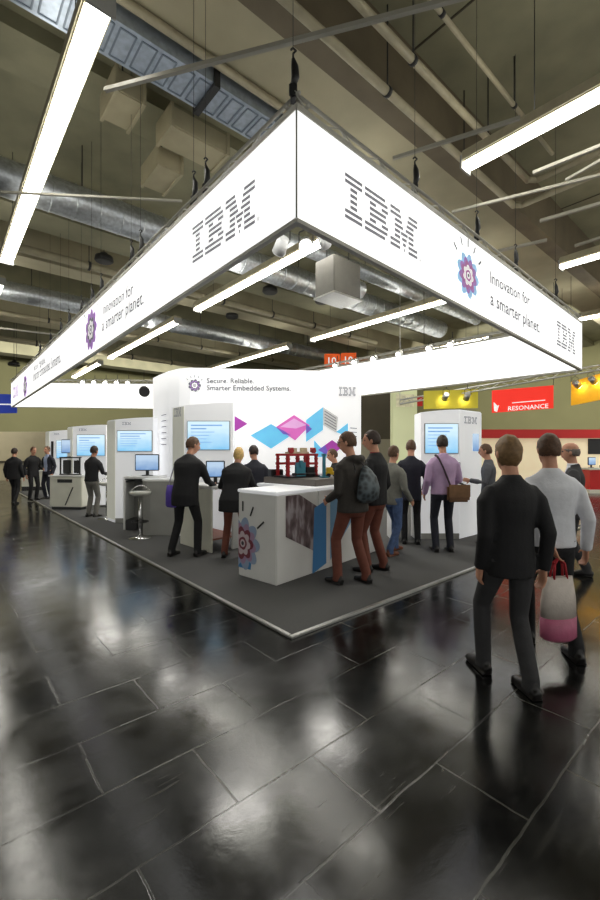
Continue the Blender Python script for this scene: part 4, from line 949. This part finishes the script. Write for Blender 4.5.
# ------------------------------------------------------------------ carried bags
if PEOPLE:
    # drawstring backpack
    yb = manB['root'].rotation_euler.z
    bp = empty('backpack', world_of(manB, manB['T'](.03, -.13, .03)), yb, 'dark patterned drawstring backpack on the man in hooded parka', 'backpack')
    m = MB(); m.loft([(0, -.06, 0), (0, -.085, .04), (0, -.1, .15), (0, -.085, .27), (0, -.05, .36), (0, -.03, .4)], [(.12, .04), (.17, .07), (.165, .085), (.13, .07), (.07, .045), (.03, .02)], n=20)
    def pat():
        mm = bpy.data.materials.new('patterned_nylon'); mm.use_nodes = True; nt = mm.node_tree; p = nt.nodes['Principled BSDF']; tc = nt.nodes.new('ShaderNodeTexCoord')
        v = nt.nodes.new('ShaderNodeTexVoronoi'); v.inputs['Scale'].default_value = 16; nt.links.new(tc.outputs['Object'], v.inputs['Vector'])
        c = nt.nodes.new('ShaderNodeValToRGB'); c.color_ramp.elements[0].position = .2; c.color_ramp.elements[0].color = (*srgb(36, 40, 44), 1); c.color_ramp.elements[1].position = .7; c.color_ramp.elements[1].color = (*srgb(96, 108, 114), 1)
        nt.links.new(v.outputs['Distance'], c.inputs[0]); nt.links.new(c.outputs[0], p.inputs['Base Color']); p.inputs['Roughness'].default_value = .5
        return mm
    m.build('bag_body', pat(), bp)
    for s_ in (-1, 1):
        m = MB(); m.path([Vector((s_*.14, -.06, .03)), Vector((s_*.13, .02, .14)), Vector((s_*.12, .0, .36)), Vector((s_*.1, .06, .49)), Vector((s_*.05, -.02, .45)), Vector((0, -.04, .39))], .006, 6); m.build('cord', BLACK, bp)
    # messenger bag
    mg = empty('messenger_bag', world_of(manP, Vector((.17, -.17, .78))), 0, 'brown leather messenger bag hanging behind the lilac-shirt man', 'bag')
    LEA = mat('brown_bag_leather', srgb(112, 78, 48), .5, noise=.2, nscale=10)
    m = MB(); m.box((0, 0, .13), (.33, .1, .26), bevel=.03); m.build('bag_body', LEA, mg)
    m = MB(); m.box((0, -.056, .17), (.32, .014, .19), bevel=.006); m.build('flap', mat('brown_flap_leather', srgb(128, 92, 58), .5, noise=.2, nscale=10), mg)
    m = MB(); pts = [Vector(p) for p in ((-.14, 0, .24), (-.2, -.02, .5), (-.3, .02, .69), (-.26, .12, .74), (-.18, .3, .6), (.06, .34, .35), (.16, .24, .24), (.15, .05, .24))]
    pts = [Vector(p) for p in ((-.12, .0, .25), (-.175, .012, .4), (-.235, .022, .55), (-.285, .06, .675), (-.29, .165, .70), (-.22, .31, .58), (-.05, .34, .38), (.08, .30, .28), (.15, .17, .25), (.15, .03, .24))]
    for a, b in zip(pts, pts[1:]): m.beam(a, b, .012, .045, up=(0, -1, .2))
    m.build('strap', mat('dark_strap', srgb(58, 40, 44), .6), mg)
    # purple shoulder bag
    shp = world_of(manA, manA['arm'][-1][0])
    pb = empty('tote_bag', shp+Vector((-.07, -.12, -.66)), -.5, 'purple tote bag hanging from the shoulder of the leaning man', 'bag')
    m = MB(); m.loft([(0, 0, 0), (0, 0, .03), (0, 0, .2), (0, 0, .33)], [(.085, .03), (.11, .05), (.11, .045), (.09, .02)], n=16); m.build('bag_body', fabric('purple_nylon', (92, 70, 170)), pb)
    m = MB()
    for s_ in (-1, 1): m.path([Vector((s_*.06, 0, .32)), Vector((s_*.03+.01, .03, .50)), Vector((.02, .07, .69)), Vector((.03, .13, .735))], .009, 6)
    m.build('strap', fabric('pale_webbing', (190, 185, 200)), pb)
    # pink shopping bag of the white-shirt walker
    wr = world_of(manW, manW['arm'][-1][2]+(manW['arm'][-1][2]-manW['arm'][-1][1]).normalized()*.10)
    sg = empty('shopping_bag', wr+Vector((0, -.02, -.60)), .25, 'white and pink shopping bag with red handle carried by the white-shirt man', 'bag')
    m = MB(); m.loft([(0, 0, .16), (0, 0, .3), (0, 0, .46)], [(.15, .075), (.15, .06), (.13, .025)], n=18); m.build('bag_body', fabric('white_plastic', (196, 186, 178), .5, .06), sg)
    m = MB(); m.loft([(0, 0, 0), (0, 0, .02), (0, 0, .17)], [(.12, .07), (.15, .085), (.152, .077)], n=18); m.build('bag_bottom', fabric('pink_plastic', (176, 92, 122), .5, .1), sg)
    m = MB()
    for s_ in (-1, 1): m.path([Vector((-.06, s_*.02, .45)), Vector((-.045, s_*.012, .56)), Vector((0, 0, .60)), Vector((.045, s_*.012, .56)), Vector((.06, s_*.02, .45))], .009, 6)
    m.build('handle', fabric('red_webbing', (165, 30, 42)), sg)

# ------------------------------------------------------------------ neighbouring stands
def board(name, pxs, d0, d1, m_, label, cat, thick=.05):
    """flat upright panel between two pixel columns at distances d0, d1; pxs = (x0, ytop0, ybot0, x1, ytop1, ybot1)"""
    x0, a0, b0, x1, a1, b1 = pxs
    p = [at(x0, b0, d0), at(x1, b1, d1), at(x1, a1, d1), at(x0, a0, d0)]
    d = (p[1]-p[0]); n = Vector((-d.y, d.x, 0)).normalized()
    r = empty(name, Vector((p[0].x, p[0].y, 0)), 0, label, cat)
    m = MB(); o = Vector(r.location); m.prism([v-o for v in p], n*thick); m.build('panel', m_, r)
    return r, o, -n, p
rb, o_, n_, P_ = board('hanging_banner', (492, 390.5, 412.8, 553.5, 385.3, 408.2), 14.6, 14.0, REDB, 'red hanging banner with white lettering behind the right side of the booth', 'banner')
text('RESONANCE', hit(508, 410.8, P_[0], n_)-o_, hit(548, 408.0, P_[0], n_)-o_, WHT, rb, off=.03)
mb = MB(); mb.beam(hit(512, 403, P_[0], n_)-o_+n_*.03, hit(545, 400.2, P_[0], n_)-o_+n_*.03, .01, .03); mb.build('small_print', WHT, rb)
mb = MB(); mb.poly([hit(x_, y_, P_[0], n_)-o_+n_*.03 for x_, y_ in ((493.5, 402), (497.5, 406), (499, 405), (497, 412), (494, 411))]); mb.build('white_mark', WHT, rb)
mb = MB()
for q in (P_[2], P_[3]): mb.tube(q-o_, q-o_+Vector((0, 0, ZC-q.z)), .008, 5)
mb.build('hanging_wire', DARK, rb)
yb_, o_, n_, P_ = board('hanging_banner', (571, 382, 405.5, 640, 362, 392), 13.5, 11.5, YELB, 'golden yellow lit banner at the right edge', 'banner')
mb = MB()
for q in (P_[2], P_[3]): mb.tube(q-o_, q-o_+Vector((0, 0, ZC-q.z)), .008, 5)
mb.build('hanging_wire', DARK, yb_)
for i, (x, y) in enumerate(((582, 383), (598, 379))): spot(hit(x, y, P_[0], n_)+n_*.28, hit(x, y+6, P_[0], n_), 'warm spotlight on the golden banner, %s' % ('left one', 'right one')[i], 'warm spotlights on the golden banner', YSPOT, 1.6)
gb_, o_, n_, P_ = board('hanging_banner', (424, 391, 409, 478, 389, 408), 12.6, 12.6, LIMEB, 'yellow-green lit banner above the right screen tower', 'banner')
mb = MB()
for q in (P_[2], P_[3]): mb.tube(q-o_, q-o_+Vector((0, 0, ZC-q.z)), .008, 5)
mb.build('hanging_wire', DARK, gb_)
for i, (x, y) in enumerate(((443, 396), (464, 396))): spot(hit(x, y, P_[0], n_)+n_*.28, hit(x, y+6, P_[0], n_), 'warm spotlight on the yellow-green banner, %s' % ('left one', 'right one')[i], 'warm spotlights on the yellow-green banner', YSPOT, 1.6)
bb, o_, n_, P_ = board('hanging_banner', (-30, 393, 414, 16.5, 394.5, 413), 20, 20, BLUEB, 'blue banner at the far left edge under the sign end', 'banner')
mb = MB(); mb.beam(hit(-20, 404, P_[0], n_)-o_+n_*.03, hit(12, 404.5, P_[0], n_)-o_+n_*.03, .01, .06); mb.build('white_stripe', WHT, bb)
mb = MB()
for q in (P_[2], P_[3]): mb.tube(q-o_, q-o_+Vector((0, 0, ZC-q.z)), .01, 5)
mb.build('hanging_wire', DARK, bb)
# rear truss of neighbouring stand
m = MB(); a, b = at(400, 404, 13.2), at(640, 363, 11.2)
m.tube(a, b, .024, 8); m.tube(a+Vector((0, 0, .13)), b+Vector((0, 0, .13)), .024, 8)
for i in range(24): m.tube(a.lerp(b, i/24)+Vector((0, 0, .13*(i % 2))), a.lerp(b, (i+1)/24)+Vector((0, 0, .13*((i+1) % 2))), .009, 6)
for q in (a, b): m.tube(q, q+Vector((0, 0, ZC-q.z)), .01, 5)
centred(m.build('lighting_truss', ALU, label='pale lighting truss in front of the red banner', cat='truss'))
# pillar and dark partition
pz = empty('display_pillar', gp(405, 14, 0), 0, 'pale greenish display pillar right of the middle wall', 'pillar')
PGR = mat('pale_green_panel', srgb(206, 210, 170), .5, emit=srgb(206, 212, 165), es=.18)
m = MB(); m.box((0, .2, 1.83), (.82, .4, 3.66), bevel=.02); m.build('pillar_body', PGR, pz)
m = MB(); m.box((.0, -.006, 3.25), (.6, .01, .42)); m.build('picture', mat('pillar_picture', srgb(225, 222, 190), .5, noise=.25, nscale=6), pz)
m = MB(); m.beam((-.15, -.014, 3.15), (.1, -.014, 3.38), .004, .04, up=(0, 1, 0)); m.beam((-.05, -.014, 3.38), (.22, -.014, 3.2), .004, .03, up=(0, 1, 0)); m.build('mark', LETTER, pz)
m = MB(); m.box((.52, .1, 3.25), (.18, .05, .35)); m.build('red_sign', REDP, pz)
dp = empty('dark_partition', gp(372, 15.5, 0), 0, 'dark brown partition wall between the middle wall and the pale pillar', 'partition')
m = MB(); m.box((0, .1, 1.85), (1.9, .2, 3.7)); m.build('partition_panel', DK_OPEN, dp)
m = MB(); m.box((.0, -.01, 1.0), (1.9, .02, 2.0)); m.build('lower_panel', mat('taupe_panel', srgb(128, 122, 104), .6), dp)
# small white table right of middle wall
sw_ = empty('side_table', gp(403, 7.5), 0, 'small white table between the jeans man and the navy suit man', 'table')
m = MB(); m.box((0, 0, .74), (.5, .5, .05), bevel=.01); m.build('tabletop', WHITE, sw_)
for s_ in (-1, 1): m = MB(); m.box((s_*.22, 0, .36), (.04, .46, .72), bevel=.006); m.build('side_panel', WHITE, sw_)
# red stand
rs = empty('red_stand', gp(570, 17.5, 0), 0, 'exhibition stand with red fascia band and warm white wall at the right', 'stand')
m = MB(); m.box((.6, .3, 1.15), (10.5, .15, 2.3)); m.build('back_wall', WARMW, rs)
m = MB(); m.box((.6, .12, 2.28), (10.5, .2, .36), bevel=.01); m.build('fascia', REDP, rs)
m = MB(); m.box((1.35, .21, 1.75), (.9, .05, .65), bevel=.01); m.build('black_screen', BLACK, rs)
rc = empty('red_counter', gp(600, 15.5, 0), 0, 'red counter with white top at the right edge', 'counter')
m = MB(); m.box((.5, .2, .5), (1.8, .5, .72)); m.build('counter_body', REDP, rc)
m = MB(); m.box((.5, .2, .07), (1.85, .54, .14)); m.build('plinth', CREAM, rc)
m = MB(); m.box((.5, .2, .9), (1.9, .6, .07), bevel=.01); m.build('counter_top', CREAM, rc)
desk_monitor(rc.location+Vector((-.15, .2, .935)), .3, 'small monitor on the red counter at the right edge', .34, .26)
m = MB(); m.box((0, 0, .05), (.3, .2, .1), bevel=.01); m.box((.02, 0, .11), (.2, .14, .03)); m.build('card_terminal', BLACK, loc=rc.location+Vector((.3, .15, .935)), label='black device beside the monitor on the red counter', cat='device')
# left background partition and counter
lp = empty('partition_wall', gp(-10, 22, 0), 0, 'long beige partition wall at the far left behind the suited men', 'partition')
m = MB(); m.box((0, .1, 1.28), (9, .15, 2.56)); m.build('partition_panel', mat('beige_partition', srgb(176, 166, 136), .7, noise=.05, nscale=2), lp)
m = MB(); m.box((.4, -.0, .98), (9, .06, .1)); m.build('rail', DK_OPEN, lp)
lc = empty('low_counter', gp(38, 17, 0), 0, 'low white counter behind the pair of men at far left', 'counter')
m = MB(); m.box((0, .2, .42), (1.3, .45, .6)); m.build('counter_body', CREAM, lc)
m = MB(); m.box((0, .2, .06), (1.3, .45, .12)); m.build('plinth', BLACK, lc)
m = MB(); m.box((0, .2, .74), (1.4, .55, .04)); m.build('counter_top', WHITE, lc)
# back hall partition closing the background
for i, (x0, x1, lab) in enumerate(((60, 160, 'olive partition behind the left screen towers'), (470, 720, 'olive partition far behind the red stand'))):
    pass
# orange hall number signs
for i, x in enumerate((332, 348.5)):
    p = at(x, 366.5-i*.8, 21)
    r = empty('hall_number_sign', p, 0, 'orange hall number sign above the middle wall, %s of two' % ('left', 'right')[i], 'sign', 'orange hall number signs')
    m = MB(); m.box((0, 0, .3), (.76, .3, .62), bevel=.02); m.build('sign_box', ORANGE, r)
    text('10', Vector((-.2, -.15, .08)), Vector((.2, -.15, .08)), WHT, r, name='number', off=.01)
    m = MB(); m.tube((0, 0, .6), (0, 0, ZC-p.z), .01, 5); m.build('hanging_wire', DARK, r)

# ------------------------------------------------------------------ light
w = bpy.data.worlds.new('hall_air'); scene.world = w; w.use_nodes = True
w.node_tree.nodes['Background'].inputs[0].default_value = (.95, .94, .88, 1); w.node_tree.nodes['Background'].inputs[1].default_value = .7
def area(loc, aim, sx, sy, e, col=(1, .97, .9)):
    li = bpy.data.lights.new('area_light', 'AREA'); li.shape = 'RECTANGLE'; li.size = sx; li.size_y = sy; li.energy = e; li.color = col
    o = bpy.data.objects.new('area_light', li); COL.objects.link(o); o.location = loc; d = Vector(aim)-Vector(loc); o.rotation_euler = d.to_track_quat('-Z', 'Y').to_euler()
    return o
for (x, y), e in (((1.6, 3.2), 40), ((4.0, 3.5), 45), ((2.5, 7.5), 55), ((5, 8), 45), ((2, 12), 55)):  # added soft lights over the booth, standing for the ring's spotlights
    area(B(x, y, 4.4), B(x, y, 0), .9, .9, e*.85)

area(B(2, 22, 6.6), B(2, 31.5, 3.0), 24, .4, 1500)  # unseen fill added to brighten the olive back wall
area(B(18, 2, 6.6), B(27, 2, 3.0), 24, .4, 1500)  # likewise added, lifts the right wall
# ------------------------------------------------------------------ camera
cam = bpy.data.cameras.new('camera'); co = bpy.data.objects.new('camera', cam); COL.objects.link(co)
co.location = (0, 0, EYE); co.rotation_euler = (PI/2, 0, 0)
cam.sensor_fit = 'VERTICAL'; cam.sensor_height = 36; cam.lens = FPX/900*36; cam.clip_start = .05; cam.clip_end = 200
scene.camera = co
scene.view_settings.view_transform = 'Standard'; scene.view_settings.look = 'None'; scene.view_settings.exposure = .15
